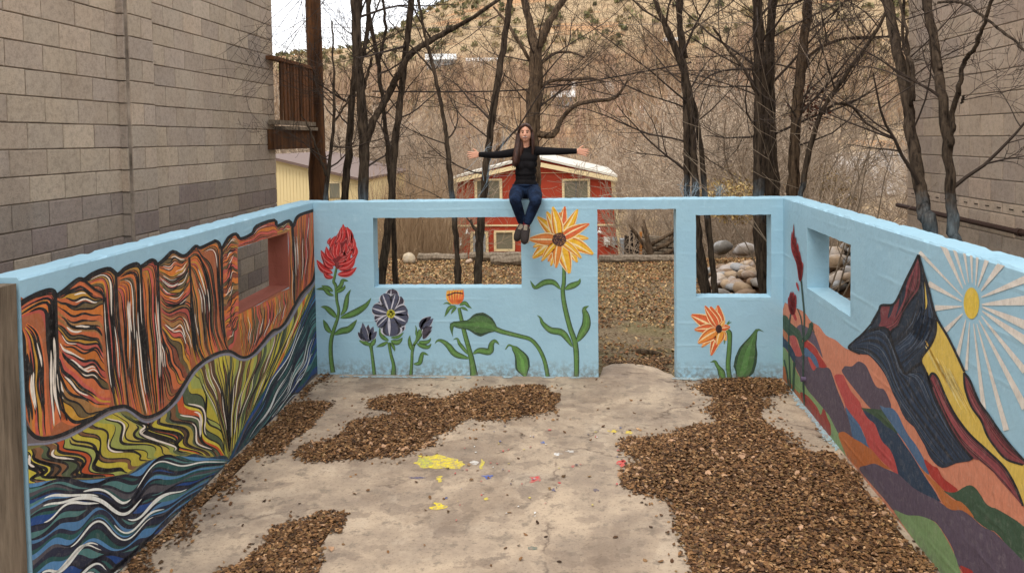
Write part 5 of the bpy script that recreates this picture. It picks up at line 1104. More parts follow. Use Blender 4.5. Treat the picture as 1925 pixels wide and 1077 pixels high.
for k, (px, Y, i, s_) in enumerate(((1200, 30, 0, .8), (1226, 33, 2, .9), (1300, 24, 0, .8), (1380, 21, 2, .8), (1420, 24, 0, .8), (1540, 22, 1, .7), (1600, 20, 2, .45), (1672, 20, 2, .5), (800, 29, 1, .85), (700, 30, 3, .8), (750, 31, 0, .9), (640, 40, 3, 1), (560, 41, 1, 1))):
    p = at_y(px, 300, Y); o = link('bare_tree', SHm[i][0], label=LBT[0], cat='tree', group='bare trees of the thicket beyond the lawn'); o.location = (p[0], Y, terrain(p[0], Y)); o.rotation_euler = (0, 0, k*1.3); o.scale = (s_,)*3
print('thicket', cnt)
# dry cane shrubs left of the red house
def canes(seed, n, h, w):
    rnd = random.Random(seed); m = MB()
    for k in range(n):
        a = rnd.uniform(0, 6.28); q = rnd.uniform(0, w); P = walk((q*math.cos(a), q*math.sin(a), 0), (rnd.gauss(0, .10), rnd.gauss(0, .10), 1), h*rnd.uniform(.55, 1.0), 6, rnd, .05, .0)
        m.tube(P, np.linspace(.009, .004, 7), 3, cap=False)
        if k % 2 == 0: grow(m, P[3], (rnd.gauss(0, .5), rnd.gauss(0, .5), 1), h*.4, .004, 1, rnd, .15, (3,), .003)
    return m.mesh('cane_shrub', M['cane'])
CM = [canes(s, 150, 5.0, .8) for s in (1, 2)]
for k, (px, Y) in enumerate(((745, 21), (772, 22.4), (800, 21.4), (826, 22), (720, 23.0))):
    p = at_y(px, 400, Y); o = link('cane_shrub', CM[k % 2], label='tall dry brown cane shrub in the clump left of the red house', cat='shrub', group='dry cane shrubs left of the red house'); o.location = (p[0], Y, terrain(p[0], Y)); o.rotation_euler = (0, 0, k*.9); o.scale = (1, 1, .95+.1*(k % 3))
# yellow-tinged dry shrub behind the small window and corner
rr = np.random.default_rng(8)
def leafy(name, label, px, Y, zc, rw, rh, n, cols, cat='shrub', sz=.07):
    p = at_y(px, 300, Y); c = np.array([p[0], Y, zc]); v = rr.normal(size=(n, 3)); v /= np.linalg.norm(v, axis=1)[:, None]; v *= rr.random((n, 1))**.5
    P = c+v*np.array([rw, rw*.7, rh]); V, FI, C = leaves(P, sz, rr, 1.0, np.array([lin(q) for q in cols]), np.ones(len(cols)))
    root = empty(name, (c[0], c[1], terrain(c[0], Y)), label=label, cat=cat)
    link('foliage', fast_mesh('foliage', V, FI, C, M['leaf']), root)
    m = MB(); rnd = random.Random(int(px))
    for k in range(14): grow(m, (c[0]+rnd.gauss(0, .1), c[1], terrain(c[0], Y)), (rnd.gauss(0, .5), rnd.gauss(0, .4), 1), zc+rh-terrain(c[0], Y), .014, 2, rnd, .15, (5, 4), .003)
    m.build('branches', M['twig_mid'], root)
YL = [(166, 142, 88), (184, 158, 104), (142, 122, 78), (158, 126, 76)]
leafy('dry_shrub', 'yellow-leaved dry shrub seen through the top of the small window hole', 1385, 18.6, 1.25, 1.0, .55, 2600, YL)
leafy('dry_shrub', 'golden dry shrub behind the wall left of the stout straight trunk', 1395, 27, .9, 1.6, .9, 2200, YL, sz=.11)
leafy('dry_shrub', 'golden dry shrub just right of the wall corner trees', 1545, 26, .9, 1.2, .9, 1500, YL, sz=.10)
leafy('dead_leaf_cluster', 'clump of reddish brown dead leaves caught in branches right of the brown trunk', 1520, 10.4, 3.15, .28, .28, 260, [(96, 52, 32), (124, 66, 38), (80, 44, 30)], 'leaves', .05)

# the wood between the valley floor and the hill: nobody could count it
def twig_cloud(seed, n, h, w):
    r = np.random.default_rng(seed); a = []
    for k in range(n):
        base = np.array([r.normal(0, w*.12), r.normal(0, w*.12), h*r.uniform(0, .55)]); th = r.uniform(0, 6.28); el = r.uniform(.5, 1.35); L_ = h*r.uniform(.2, .5)
        d = np.array([math.cos(th)*math.cos(el), math.sin(th)*math.cos(el), math.sin(el)]); mid = base+d*L_*.5; tip = base+d*L_+np.array([r.normal(0, .08), r.normal(0, .08), .05])*h*.5
        a.append((base, mid, tip, r.uniform(.02, .05)))
        for q in range(3):
            b2 = mid+(tip-mid)*r.uniform(0, .7); d2 = d+r.normal(0, .6, 3); a.append((b2, b2+d2*L_*.25, b2+d2*L_*.5+r.normal(0, .02, 3)*h, r.uniform(.012, .022)))
    for k in range(3): a.append((np.array([r.normal(0, .1), r.normal(0, .1), 0]), np.array([r.normal(0, .3), r.normal(0, .3), h*.45]), np.array([r.normal(0, .6), r.normal(0, .6), h*.85]), r.uniform(.06, .12)))
    V = []; FI = []
    for b, m_, t_, w_ in a:
        for ax in (np.array([1., 0, 0]), np.array([0, 1., 0])):
            k = len(V); V += [b-ax*w_, b+ax*w_, m_-ax*w_*.7, m_+ax*w_*.7, t_-ax*w_*.3, t_+ax*w_*.3]; FI += [(k, k+1, k+3, k+2), (k+2, k+3, k+5, k+4)]
    return np.array(V), np.array(FI)
WV = [twig_cloud(300+i, 26, h, w) for i, (h, w) in enumerate(((7, 4), (8, 4), (5, 4), (9, 4)))]
Vs, Fs, Cs = [], [], []; off = 0; r = np.random.default_rng(41)
WC = [lin(c) for c in ((186, 160, 132), (166, 142, 116), (200, 176, 146), (146, 122, 98), (184, 156, 134))]
for k in range(1250):
    d = 50+118*r.random()**.75; az = r.uniform(-.52, .56); x, y = d*math.sin(az), d*math.cos(az)
    if y < 90 and .30 < az < .42 and r.random() < .93: continue
    V, FI_ = WV[r.integers(4)]; a = r.uniform(0, 6.28); s_ = r.uniform(.6, 1.1); c, s2 = math.cos(a), math.sin(a)
    Q = V*s_; Q = np.stack([Q[:, 0]*c-Q[:, 1]*s2+x, Q[:, 0]*s2+Q[:, 1]*c+y, Q[:, 2]+terrain(x, y)], 1); Vs.append(Q); Fs.append(FI_+off); off += len(Q)
    Cs.append(np.repeat(WC[r.integers(5)][None, :]*r.uniform(.8, 1.15), len(FI_), 0))
t = NT('wood_twigs', .95, .05); t.color(t.attr()); M['wood'] = t.m
link('bare_wood', fast_mesh('bare_wood', np.concatenate(Vs), np.concatenate(Fs), np.concatenate(Cs), M['wood']), kind='stuff', label='grey brown bare woodland filling the valley below the hill', cat='woodland')
# juniper scrub on the hillside
Ps = []; Cj = []
for k in range(2300):
    d = r.uniform(105, 330); az = r.uniform(-.55, .6); x, y = d*math.sin(az), d*math.cos(az)
    if d < 170 and r.random() < .6: continue
    rad_ = r.uniform(.5, 1.9)*(.7 if r.random() < .5 else 1); n = 34; v = r.normal(size=(n, 3)); v /= np.linalg.norm(v, axis=1)[:, None]; v[:, 2] = np.abs(v[:, 2])
    Ps.append(np.array([x, y, terrain(x, y)])+v*rad_*np.array([1, 1, 1.1])*r.uniform(.6, 1, (n, 1))); Cj.append(np.repeat(lin([(122, 118, 82), (136, 128, 92), (108, 106, 76), (150, 134, 100)][r.integers(4)])[None, :], n, 0))
P = np.concatenate(Ps); V, FI_, C = leaves(P, .85, r, 1.2); C = np.repeat(np.concatenate(Cj)*r.uniform(.7, 1.2, (len(P), 1)), 2, 0)
link('juniper_scrub', fast_mesh('juniper_scrub', V, FI_, C, M['wood']), kind='stuff', label='dark olive juniper scrub dotting the tan hillside', cat='scrub')
# ------------------------------------------------------------------ red house
M['red'] = simple('red_siding', (166, 64, 42), .8, .12, 3, .3, 30); M['cream'] = simple('cream_trim', (226, 204, 158), .7, .08, 3, .2)
M['roofw'] = simple('white_metal_roof', (204, 198, 184), .5, .08, 2, .2); M['glass'] = simple('window_glass', (120, 116, 98), .18, .25, 1.2, 0); M['glass'].node_tree.nodes['Principled BSDF'].inputs['Specular IOR Level'].default_value = .6
YH = 36.0
hp = lambda px, py: (at_y(px, py, YH)[0], at_y(px, py, YH)[2])
g0 = terrain(0, YH)-.1
house = empty('red_house', (hp(1005, 480)[0], YH, g0), label='red two-storey house with cream trim and white roof behind the back wall', cat='house')
Lb, Rb = hp(846, 490), hp(1169, 490); Le, Re = hp(856, 333), hp(1153, 330); Rg = hp(1003, 299)
m = MB(); m.prism([(Lb[0], g0), (Rb[0], g0), (Re[0], Re[1]), (Rg[0], Rg[1]), (Le[0], Le[1])], YH, YH+9); m.build('wall', M['red'], house)
def slab_roof(a, b, th_, name='roof'):
    a = np.array(a); b = np.array(b); m = MB(); m.prism([tuple(a), tuple(b), (b[0], b[1]+th_), (a[0], a[1]+th_)], YH-.35, YH+9.3); return m.build(name, M['roofw'], house)
slab_roof(hp(848, 337), (Rg[0]-.01, Rg[1]+.06), .10); slab_roof((Rg[0]+.01, Rg[1]+.06), hp(1160, 333), .10)
def trim(name, pts, y0=YH-.05, y1=YH-.004, mat='cream'): m = MB(); m.prism(pts, y0, y1); return m.build(name, M[mat], house)
def bar(x0, y0, x1, y1, name='trim', mat='cream', ya_=YH-.05, yb2=YH-.004, par=None):
    a, b = hp(x0, y1), hp(x1, y0); m = MB(); m.box((a[0], ya_, a[1]), (b[0], yb2, b[1])); return m.build(name, M[mat], par or house)
for A_, B_ in ((hp(848, 340), hp(1003, 305)), (hp(1003, 305), hp(1160, 336))): trim('fascia', [(A_[0], A_[1]-.14), (B_[0], B_[1]-.14), (B_[0], B_[1]+.06), (A_[0], A_[1]+.06)], YH-.42, YH-.36)
a, b, c, d = hp(1148, 338), hp(1156, 338), hp(1171, 490), hp(1164, 490); trim('corner_trim', [d, c, b, a]); a, b, c, d = hp(852, 340), hp(860, 340), hp(850, 490), hp(843, 490); trim('corner_trim', [d, c, b, a])
bar(853, 421, 1160, 426); bar(905, 324, 1100, 327)
def window(x0, y0, x1, y1, mull=True):
    w = bar(x0+4, y0+4, x1-4, y1-4, 'window', 'glass', YH-.03, YH-.006)
    for q in ((x0, y0, x1, y0+4), (x0, y1-4, x1, y1), (x0, y0+4, x0+4, y1-4), (x1-4, y0+4, x1, y1-4)): bar(*q, 'frame', 'cream', YH-.09, YH-.01, w)
    if mull: bar((x0+x1)/2-1, y0+4, (x0+x1)/2+1, y1-4, 'mullion', 'dgrey', YH-.06, YH-.035, w)
M['dgrey'] = simple('grey_frame', (104, 106, 100), .6, .1, 4, 0); M['lgrey'] = simple('light_grey_paint', (150, 158, 164), .6, .1, 4, 0); M['white'] = simple('white_paint', (226, 224, 218), .6, .06, 4, 0)
window(893, 336, 944, 392); window(1057, 336, 1109, 392); window(929, 433, 968, 472, False)
dr_ = bar(889, 439, 914, 489, 'door', 'lgrey', YH-.03, YH-.006)
for q in ((885, 435, 918, 439), (885, 439, 889, 489), (914, 439, 918, 489)): bar(*q, 'frame', 'cream', YH-.09, YH-.01, dr_)
for px, py in ((879, 435), (1127, 433)):
    c = hp(px, py); m = MB(); m.tube([(c[0], YH-.02, c[1]+.12), (c[0], YH-.16, c[1]+.1), (c[0], YH-.2, c[1])], [.03, .03, .04], 6); m.tube([(c[0], YH-.2, c[1]+.02), (c[0], YH-.2, c[1]-.08)], [.06, .13], 8); m.build('wall_lamp', M['white'], house)
for px, py, w, h, mt in ((864, 454, 4, 7, 'white'), (1141, 452, 6, 7, 'white'), (1154.5, 452.5, 5, 7, 'lgrey')):
    o = bar(px-w, py-h, px+w, py+h, 'meter_box', mt, YH-.2, YH-.006); bar(px-1.5, py+h+.5, px+1.5, py+h+5, 'conduit', mt, YH-.12, YH-.006, o)
# grey bin and the odd boards right of the house
def ybox(name, px0, py0, px1, py1, Y, dp, mat, **k):
    a, b = at_y(px0, py1, Y), at_y(px1, py0, Y); m = MB(); z0 = terrain(a[0], Y) if k.pop('ground', False) else a[2]
    m.box((a[0], Y, z0), (b[0], Y+dp, b[2])); m.box((a[0]-.02, Y-.02, b[2]), (b[0]+.02, Y+dp+.02, b[2]+.04)); return m.build(name, M[mat], **k)
ybox('utility_cabinet', 1166, 452, 1176, 480, 34.5, .5, 'lgrey', ground=True, label='grey utility cabinet against the right corner of the red house', cat='cabinet')
M['orangewood'] = simple('orange_wood', (190, 126, 66), .8, .2, 5, .3)
fz = empty('board_fence', (at_y(1195, 460, 27)[0], 27, -3.1), label='broken dark board fence with one orange board right of the red house', cat='fence')
for k in range(9):
    a = at_y(1174+k*5, 430+abs(k-4)*3+(k % 3)*5, 27+k*.1); m = MB(); m.obox((a[0], 27+k*.1, (a[2]-3.2)/2), (.045, 0, 0), (0, .012, 0), (random.uniform(-.08, .08), 0, (a[2]+3.2)/2)); m.build('board', M['orangewood'] if k == 6 else M['wood_dark'], fz)
wp = empty('lumber_pile', (at_y(1235, 450, 22)[0], 22, -3.1), label='weathered lumber stacked on a heap of branches beyond the doorway', cat='wood pile')
rnd = random.Random(3); c = at_y(1243, 445, 22)
for k in range(22):
    z = c[2]-.62+(k//3)*.085; m = MB(); m.obox((c[0]+rnd.uniform(-.12, .12)+(k % 3-1)*.02, 22+(k % 3)*.2, z), (rnd.uniform(.35, .52), rnd.uniform(-.1, .1), rnd.uniform(-.03, .03)), (0, .07, 0), (0, 0, .03)); m.build('plank', M['wood_grey'], wp)
m = MB(); m.box((c[0]-.3, 21.9, -3.3), (c[0]+.3, 22.6, c[2]-.7)); m.build('stack_base', M['wood_dark'], wp)
for k in range(8): 
    a = at_y(1238+rnd.uniform(-18, 20), 478, 19.6); m = MB(); m.tube(walk((a[0], 19.6+k*.05, a[2]-.15+k*.05), (rnd.uniform(-1, 1), .1, .35), .9, 5, rnd, .08), np.linspace(.06, .03, 6), 7, cap=True); m.build('log', M['bark2'], wp, smooth=True)
# yellow shed
YS = 24.0; M['yellow'] = simple('pale_yellow_siding', (226, 204, 152), .75, .08, 2, .2); M['roofb'] = simple('brown_metal_roof', (112, 92, 82), .6, .12, 3, .2)
a0, a1, a2 = at_y(440, 281, YS), at_y(676, 337, YS), at_y(440, 430, YS)
sh = empty('yellow_shed', (a1[0]-2, YS, -3.1), label='pale yellow shed with brown metal roof behind the deck post', cat='shed')
m = MB(); m.prism([(a0[0]-2, -3.3), (a1[0], -3.3), (a1[0], a1[2]-.03), (a0[0]+.9, at_y(500, 296, YS)[2]), (a0[0]-2, a1[2])], YS, YS+6.5); m.build('wall', M['yellow'], sh)
e0 = at_y(500, 296, YS); m = MB(); m.prism([(e0[0], e0[2]), (a1[0]+.12, a1[2]-.05), (a1[0]+.12, a1[2]+.03), (e0[0], e0[2]+.09)], YS-.25, YS+6.7); m.build('roof', M['roofb'], sh)
for k in range(26):
    x = at_y(520+k*6.2, 350, YS)[0]; m2 = MB(); zt_ = at_y(520+k*6.2, 305+k*1.25, YS)[2]-.12; m2.box((x-.008, YS-.012, -3.2), (x+.008, YS-.001, zt_)); m2.build('siding_batten', M['yellow'], sh)
p, q = at_y(620, 345, YS), at_y(640, 372, YS); m = MB(); m.box((p[0], YS-.04, q[2]), (q[0], YS-.004, p[2])); w = m.build('window', M['glass'], sh)
m = MB(); m.box((p[0]-.05, YS-.06, p[2]), (q[0]+.05, YS-.005, p[2]+.06)); m.box((p[0]-.05, YS-.06, q[2]), (p[0], YS-.005, p[2])); m.box((q[0], YS-.06, q[2]), (q[0]+.05, YS-.005, p[2])); m.build('frame', M['cream'], w)

# timbers along the lawn edge
def timber(px0, px1, py, Y, r_, lab, sq=False):
    a, b = at_y(px0, py, Y), at_y(px1, py, Y); P = np.linspace(a, b, 9); P[:, 2] = terrain(a[0], Y)+r_*.8; P += np.random.default_rng(int(px0)).normal(0, .008, P.shape)
    m = MB(); m.tube(P, r_, 8, rough=.12); m.build('landscape_timber', M['wood_grey'], label=lab, cat='timber', smooth=False)
timber(786, 880, 484, 18.0, .10, 'weathered log edging the lawn at the left, under the cane shrubs')
timber(884, 985, 486, 17.8, .11, 'thicker log edging the lawn behind the feet of the seated person')
timber(925, 1010, 490, 17.3, .12, 'short thick log lying in front of the lawn edging')
timber(1125, 1268, 490, 17.8, .10, 'weathered log edging the lawn beyond the doorway')

# river stones
def rock_mesh(seed):
    bm = bmesh.new(); bmesh.ops.create_icosphere(bm, subdivisions=2, radius=1); r = random.Random(seed); s = (r.uniform(.85, 1.25), r.uniform(.7, 1), r.uniform(.48, .72)); o = Vector((seed*3.7, 1, 2))
    for v in bm.verts:
        v.co *= 1+.34*noise.noise(v.co*.9+o)+.16*noise.noise(v.co*1.9+o); v.co.x *= s[0]; v.co.y *= s[1]; v.co.z *= s[2]
    me = bpy.data.meshes.new('river_stone'); bm.to_mesh(me); bm.free()
    for p in me.polygons: p.use_smooth = True
    me.materials.append(M['stone']); return me
t = NT('river_stone', .75, .3); c = t.mix(t.objcol(), t.mix(t.objcol(), 0.0, .35), t.ramp(t.noise(9, 6, .7), [(.4, 0), (.7, 1)])); c = t.mix(c, t.mix(c, 1.0, .2), t.ramp(t.noise(2.5, 3), [(.45, 0), (.6, 1)])); t.color(c).bump(t.noise(40, 5, .7), .4, .01); M['stone'] = t.m
RM = [rock_mesh(i) for i in range(7)]
def stone(x, y, z, s, col, lab, grp='river stones piled behind the right corner', rnd=random.Random(4)):
    o = link('river_stone', RM[rnd.randrange(7)], label=lab, cat='stone', group=grp); o.location = (x, y, z); o.scale = (s, s, s); o.rotation_euler = (rnd.uniform(-.4, .4), rnd.uniform(-.4, .4), rnd.uniform(0, 6.28)); c_ = lin(col); o.color = (c_[0], c_[1], c_[2], 1); return o
A0, B0 = np.array((3.35, 14.9)), np.array((5.1, 10.8))
def pile_h(x, y):
    e = B0-A0; t_ = max(0, min(1, ((x-A0[0])*e[0]+(y-A0[1])*e[1])/(e@e))); d = math.hypot(x-A0[0]-t_*e[0], y-A0[1]-t_*e[1]); return max(0, (.42+1.25*t_)*(1-d/1.45))
rnd = random.Random(12); n = 0; gy = 9.9
while gy < 17.4:
    gx = 1.6
    while gx < 6.6:
        x, y = gx+rnd.uniform(-.1, .1), gy+rnd.uniform(-.1, .1); h = pile_h(x, y)
        if h > .04 and x > 2.45 and not (x > XBR-.1 and y < YRE+.3) and x < 6.0 and n < 295:
            g_ = rnd.random() < .3; col = rnd.choice([(136, 110, 84), (154, 130, 102), (122, 98, 74), (162, 138, 110)]) if not g_ else rnd.choice([(112, 108, 100), (98, 94, 88), (124, 116, 106)])
            stone(x, y, h-.05, rnd.uniform(.11, .19), col, 'rounded grey river stone in the pile beyond the corner of the walls' if g_ else 'rounded tan river stone in the pile beyond the corner of the walls'); n += 1
        gx += .25
    gy += .25
print('stones', n)
m = MB()
vs = [(x, y, max(pile_h(x, y)-.16, -.3)) for y in np.arange(9.4, 17.6, .25) for x in np.arange(1.2, 6.3, .25)]
nx_ = len(np.arange(1.2, 6.3, .25)); ny_ = len(np.arange(9.4, 17.6, .25)); m.add(vs, [(j*nx_+i, j*nx_+i+1, (j+1)*nx_+i+1, (j+1)*nx_+i) for j in range(ny_-1) for i in range(nx_-1)])
m.build('rubble_mound', M['bed'], kind='structure')
p = at_z(1345, 462, .35); stone(at_y(1352, 470, 17.6)[0], 17.2, .35, .27, (98, 92, 84), 'large dark grey boulder behind the pile of river stones', 'large boulders behind the stone pile'); stone(at_y(1392, 462, 17.3)[0], 16.9, .35, .25, (112, 100, 88), 'second large boulder, just right of the dark grey one', 'large boulders behind the stone pile')
p = at_z(769, 484, .08); stone(p[0], p[1], .06, .17, (178, 160, 132), 'single pale oval stone at the far left edge of the lawn', None)
p = at_z(882, 492, .02); stone(p[0], p[1], .03, .09, (186, 160, 136), 'small pale stone on the lawn between the two trunks in the window', None)
m = MB(); p = at_z(1214, 666, -.02); m.tube(walk((p[0]-.12, p[1]+.03, p[2]+.03), (1, -.2, .05), .32, 5, rnd, .1), [.035, .045, .04, .035, .03, .02], 8, rough=.2); m.build('wood_chunk', M['bark2'], label='short dark chunk of wood lying on the dirt outside the doorway', cat='wood')

# road, far buildings and wires
M['road'] = simple('road_surface', (150, 142, 134), .9, .12, .8, .2)
q = [(at_z(px, py, -2.9)) for px, py in ((1560, 399), (1725, 399), (1725, 366), (1560, 366))]
gx = np.linspace(q[0][0]-2, q[1][0]+18, 14); V = []
for y in (60, 66, 72, 79):
    for x in gx: V.append((x, y, terrain(x, y)+.18))
FI_ = np.array([(j*14+i, j*14+i+1, (j+1)*14+i+1, (j+1)*14+i) for j in range(3) for i in range(13)]); link('road', fast_mesh('road', np.array(V), FI_, None, M['road']), kind='structure')
def hit(px, py):
    d = ray(px, py); d = d/np.linalg.norm(d)
    for s in np.arange(45, 500, 1.5):
        p = EYE+d*s
        if p[2] < terrain(p[0], p[1]): return p
    return EYE+d*300
M['tan'] = simple('tan_siding', (170, 150, 126), .8, .1, 1, 0); M['greysid'] = simple('grey_siding', (150, 158, 160), .8, .1, 1, 0)
for px0, px1, py0, py1, py2, wm, lab in ((1078, 1150, 166, 181, 192, 'tan', 'long building with white metal roof right of the big cottonwood'), (802, 856, 108, 116, 124, 'greysid', 'white roofed building on the hillside left of the leaning trunk'),
        (878, 935, 114, 119, 126, 'white', 'low white building on the hillside behind the leaning trunk'), (1208, 1262, 210, 217, 226, 'tan', 'low building with white roof left of the three-stemmed tree'), (1250, 1282, 77, 82, 90, 'tan', 'small white roofed building high on the hill behind the three-stemmed tree'), (1040, 1078, 182, 190, 204, 'greysid', 'small grey building just left of the long white roofed one'), (1350, 1400, 184, 188, 196, 'tan', 'low white roofed shed behind the branches right of the three-stemmed tree')):
    p = hit((px0+px1)/2, py2+3); D_ = np.linalg.norm((p-EYE)[:2]); s_ = D_/F; hdir = ray((px0+px1)/2, py2); ang = math.atan2(hdir[1], hdir[0])-math.pi/2
    wd, hh, rh = (px1-px0)*s_, (py2-py1)*s_+.8, (py1-py0)*s_*2.4
    b = empty('far_building', p, label=lab, cat='building'); b.rotation_euler = (0, 0, ang)
    def addp(nm, mbb, mat): o = bpy.data.objects.new(nm, mbb.mesh(nm, M[mat])); COL.objects.link(o); o.parent = b; return o
    m = MB(); m.box((-wd/2, 0, -1.5), (wd/2, wd*.35, hh)); addp('wall', m, wm)
    m = MB(); m.add([(-wd/2-.3, -.4, hh-.05), (wd/2+.3, -.4, hh-.05), (wd/2+.3, wd*.35+.4, hh-.05), (-wd/2-.3, wd*.35+.4, hh-.05), (-wd/2-.3, wd*.17, hh+rh*.6), (wd/2+.3, wd*.17, hh+rh*.6)], [(0, 1, 5, 4), (3, 4, 5, 2), (0, 4, 3), (1, 2, 5), (0, 3, 2, 1)]); addp('roof', m, 'white')
    for k in range(4): m = MB(); x = -wd*.4+k*wd*.26; m.box((x, -.05, hh*.45), (x+wd*.07, -.01, hh*.75)); addp('window', m, 'dgrey')
M['wire'] = simple('wire', (120, 112, 106), .6, 0, 1, 0)
def wire(pts, Y, r_, lab):
    m = MB(); P = catmull([at_y(px, py, Y) for px, py in pts], 8); m.tube(P, r_, 4, cap=False); m.build('overhead_wire', M['wire'] if r_ < .02 else M['wood_dark'], label=lab, cat='wire')
wire([(500, 51), (760, 53), (1000, 50), (1400, 43), (1800, 34)], 60, .018, 'pale thin wire crossing the hillside high up')
wire([(700, 172), (860, 173), (1000, 168), (1150, 146), (1300, 118)], 24, .022, 'dark thicker cable sagging behind the seated person\'s tree')
for p_, lab in (((560, 20), 'a'),): pass

# ------------------------------------------------------------------ the seated person
YP = 9.08
def pp(px, py, dy=0.0): return at_y(px, py, YP+dy)
def capsule(mb, P, R, n=12):
    P = [np.array(p, float) for p in P]; 
    Q = catmull(np.array([np.r_[p, r_] for p, r_ in zip(P, R)]), 6) if len(P) > 2 else np.array([np.r_[p, r_] for p, r_ in zip(P, R)])
    mb.tube(Q[:, :3], np.maximum(Q[:, 3], .003), n)
    for q in (Q[0], Q[-1]): ell(mb, q[:3], (q[3],)*3)
    for q in Q[::3]: ell(mb, q[:3], (q[3],)*3)
def ell(mb, c, s, rot=None, nu=12, nv=8):
    V = [];
    for j in range(1, nv):
        for i in range(nu):
            a, b = 2*math.pi*i/nu, math.pi*j/nv; V.append((math.sin(b)*math.cos(a)*s[0], math.sin(b)*math.sin(a)*s[1], math.cos(b)*s[2]))
    V += [(0, 0, s[2]), (0, 0, -s[2])]; T_, B_ = len(V)-2, len(V)-1
    Fq = [(j*nu+i, (j+1)*nu+i, (j+1)*nu+(i+1) % nu, j*nu+(i+1) % nu) for j in range(nv-2) for i in range(nu)]
    Fq += [(T_, i, (i+1) % nu) for i in range(nu)]+[(B_, (nv-2)*nu+(i+1) % nu, (nv-2)*nu+i) for i in range(nu)]
    V = np.array(V)
    if rot is not None: V = V@np.array(rot.to_matrix() if hasattr(rot, 'to_matrix') else rot).T
    mb.add(V+np.array(c), Fq)
def remeshed(mb, name, mat, parent, vox, smooth_it=6, **k):
    o = mb.build(name, mat, parent, smooth=True, **k)
    md = o.modifiers.new('remesh', 'REMESH'); md.mode = 'VOXEL'; md.voxel_size = vox; md.use_smooth_shade = True
    ms = o.modifiers.new('smooth', 'SMOOTH'); ms.factor = .5; ms.iterations = smooth_it
    return o
t = NT('skin', .5, .4); t.color(t.mix(lin((208, 150, 122)), lin((222, 168, 140)), t.noise(14, 4))); t.b.inputs['Subsurface Weight'].default_value = .08; t.b.inputs['Subsurface Radius'].default_value = (.02, .008, .004); M['skin'] = t.m
t = NT('black_knit', .95, .1); fo = t.noise(9, 5, .6, stretch=(1, 1, .5)); t.color(t.mix(lin((18, 17, 18)), lin((34, 32, 34)), fo)).bump(t.math('ADD', fo, t.math('MULTIPLY', t.noise(160, 2), .15)), .8, .02); M['knit'] = t.m
t = NT('denim', .9, .15); c = t.mix(lin((13, 22, 40)), lin((34, 52, 80)), t.ramp(t.noise(8, 6, .7), [(.38, 0), (.68, 1)])); t.color(c).bump(t.math('ADD', t.noise(12, 5, .65, stretch=(1, 1, 1.8)), t.math('MULTIPLY', t.noise(250, 2), .08)), .9, .02); M['denim'] = t.m
t = NT('brown_hair', .55, .4); hn = t.noise(60, 4, .6, stretch=(1, 1, .06)); t.color(t.mix(lin((28, 17, 13)), lin((84, 48, 32)), t.ramp(hn, [(.35, 0), (.7, 1)]))).bump(hn, .9, .012); M['hair'] = t.m
M['shoe'] = simple('dark_canvas', (52, 46, 44), .9, .25, 30, .4, 90); M['sole'] = simple('cream_rubber', (206, 188, 160), .7, .08, 20, 0); M['lace'] = simple('lace', (214, 200, 176), .8, .05, 20, 0); M['sock'] = simple('maroon_sock', (96, 22, 34), .95, .15, 40, .3); M['lips'] = simple('lips', (168, 84, 78), .45, .05, 10, 0); M['teeth'] = simple('teeth', (206, 196, 184), .35, .02, 10, 0); M['eye'] = simple('eye', (40, 26, 20), .2, 0, 10, 0); M['brow'] = simple('brow', (58, 36, 28), .9, 0, 10, 0)
hipc = pp(988, 358); hipc[2] = HW+.10
person = empty('person', (hipc[0], YP, HW), label='person in black top and blue jeans sitting on the back wall with arms spread', cat='person')
hx, hy = hipc[0], YP
def V3(x, y, z): return np.array([x, y, z], float)
zs = pp(988, 283)[2]; zneck = pp(988, 272)[2]; zh0, zh1 = pp(988, 271)[2], pp(988, 233.5)[2]
hc = V3(pp(988, 250)[0], hy-.03, (zh0+zh1)/2+.008)
# joints, in the photograph her right side is to the left
shL, shR = V3(pp(970, 285)[0], hy+.01, pp(970, 286)[2]), V3(pp(1009, 284)[0], hy+.01, pp(1009, 284)[2])
elL, elR = V3(pp(934, 290, -.12)[0], hy-.10, pp(934, 291.5, -.10)[2]), V3(pp(1047, 283, -.12)[0], hy-.09, pp(1047, 285, -.09)[2])
wrL, wrR = V3(pp(901, 290, -.28)[0], hy-.28, pp(901, 291, -.28)[2]), V3(pp(1084, 284, -.28)[0], hy-.28, pp(1084, 284.5, -.28)[2])
kL, kR = V3(pp(969, 388, -.42)[0], hy-.42, HW+.01), V3(pp(1007, 390, -.42)[0], hy-.42, HW+.0)
aL, aR = V3(pp(982, 423, -.33)[0], hy-.30, pp(982, 421, -.3)[2]), V3(pp(989, 424, -.42)[0], hy-.38, pp(989, 423, -.38)[2])
hjL, hjR = V3(hx-.085, hy+.02, HW+.095), V3(hx+.085, hy+.02, HW+.095)
def body_parts(mb, skin=True, g=0.0):
    # torso
    for (dx, z, rx_, ry_) in ((0, HW+.10, .150, .115), (0, HW+.17, .135, .10), (0, HW+.25, .115, .088), (.0, HW+.33, .118, .092), (.0, HW+.41, .130, .098), (0, HW+.48, .135, .095)):
        if z < zs+.02: ell(mb, (hx+(hc[0]-hx)*(z-HW)/.7, hy, z), (rx_+g, ry_+g, .085), nu=16, nv=10)
    capsule(mb, [shL+V3(.03, 0, -.005), V3(hc[0], hy+.015, zs-.012), shR+V3(-.03, 0, -.005)], [.048+g, .062+g, .048+g])
body = MB(); body_parts(body)
capsule(body, [V3(hc[0], hy+.01, zs-.03), V3(hc[0], hy-.005, zneck-.01), hc+V3(0, .01, -.05)], [.052, .046, .05])
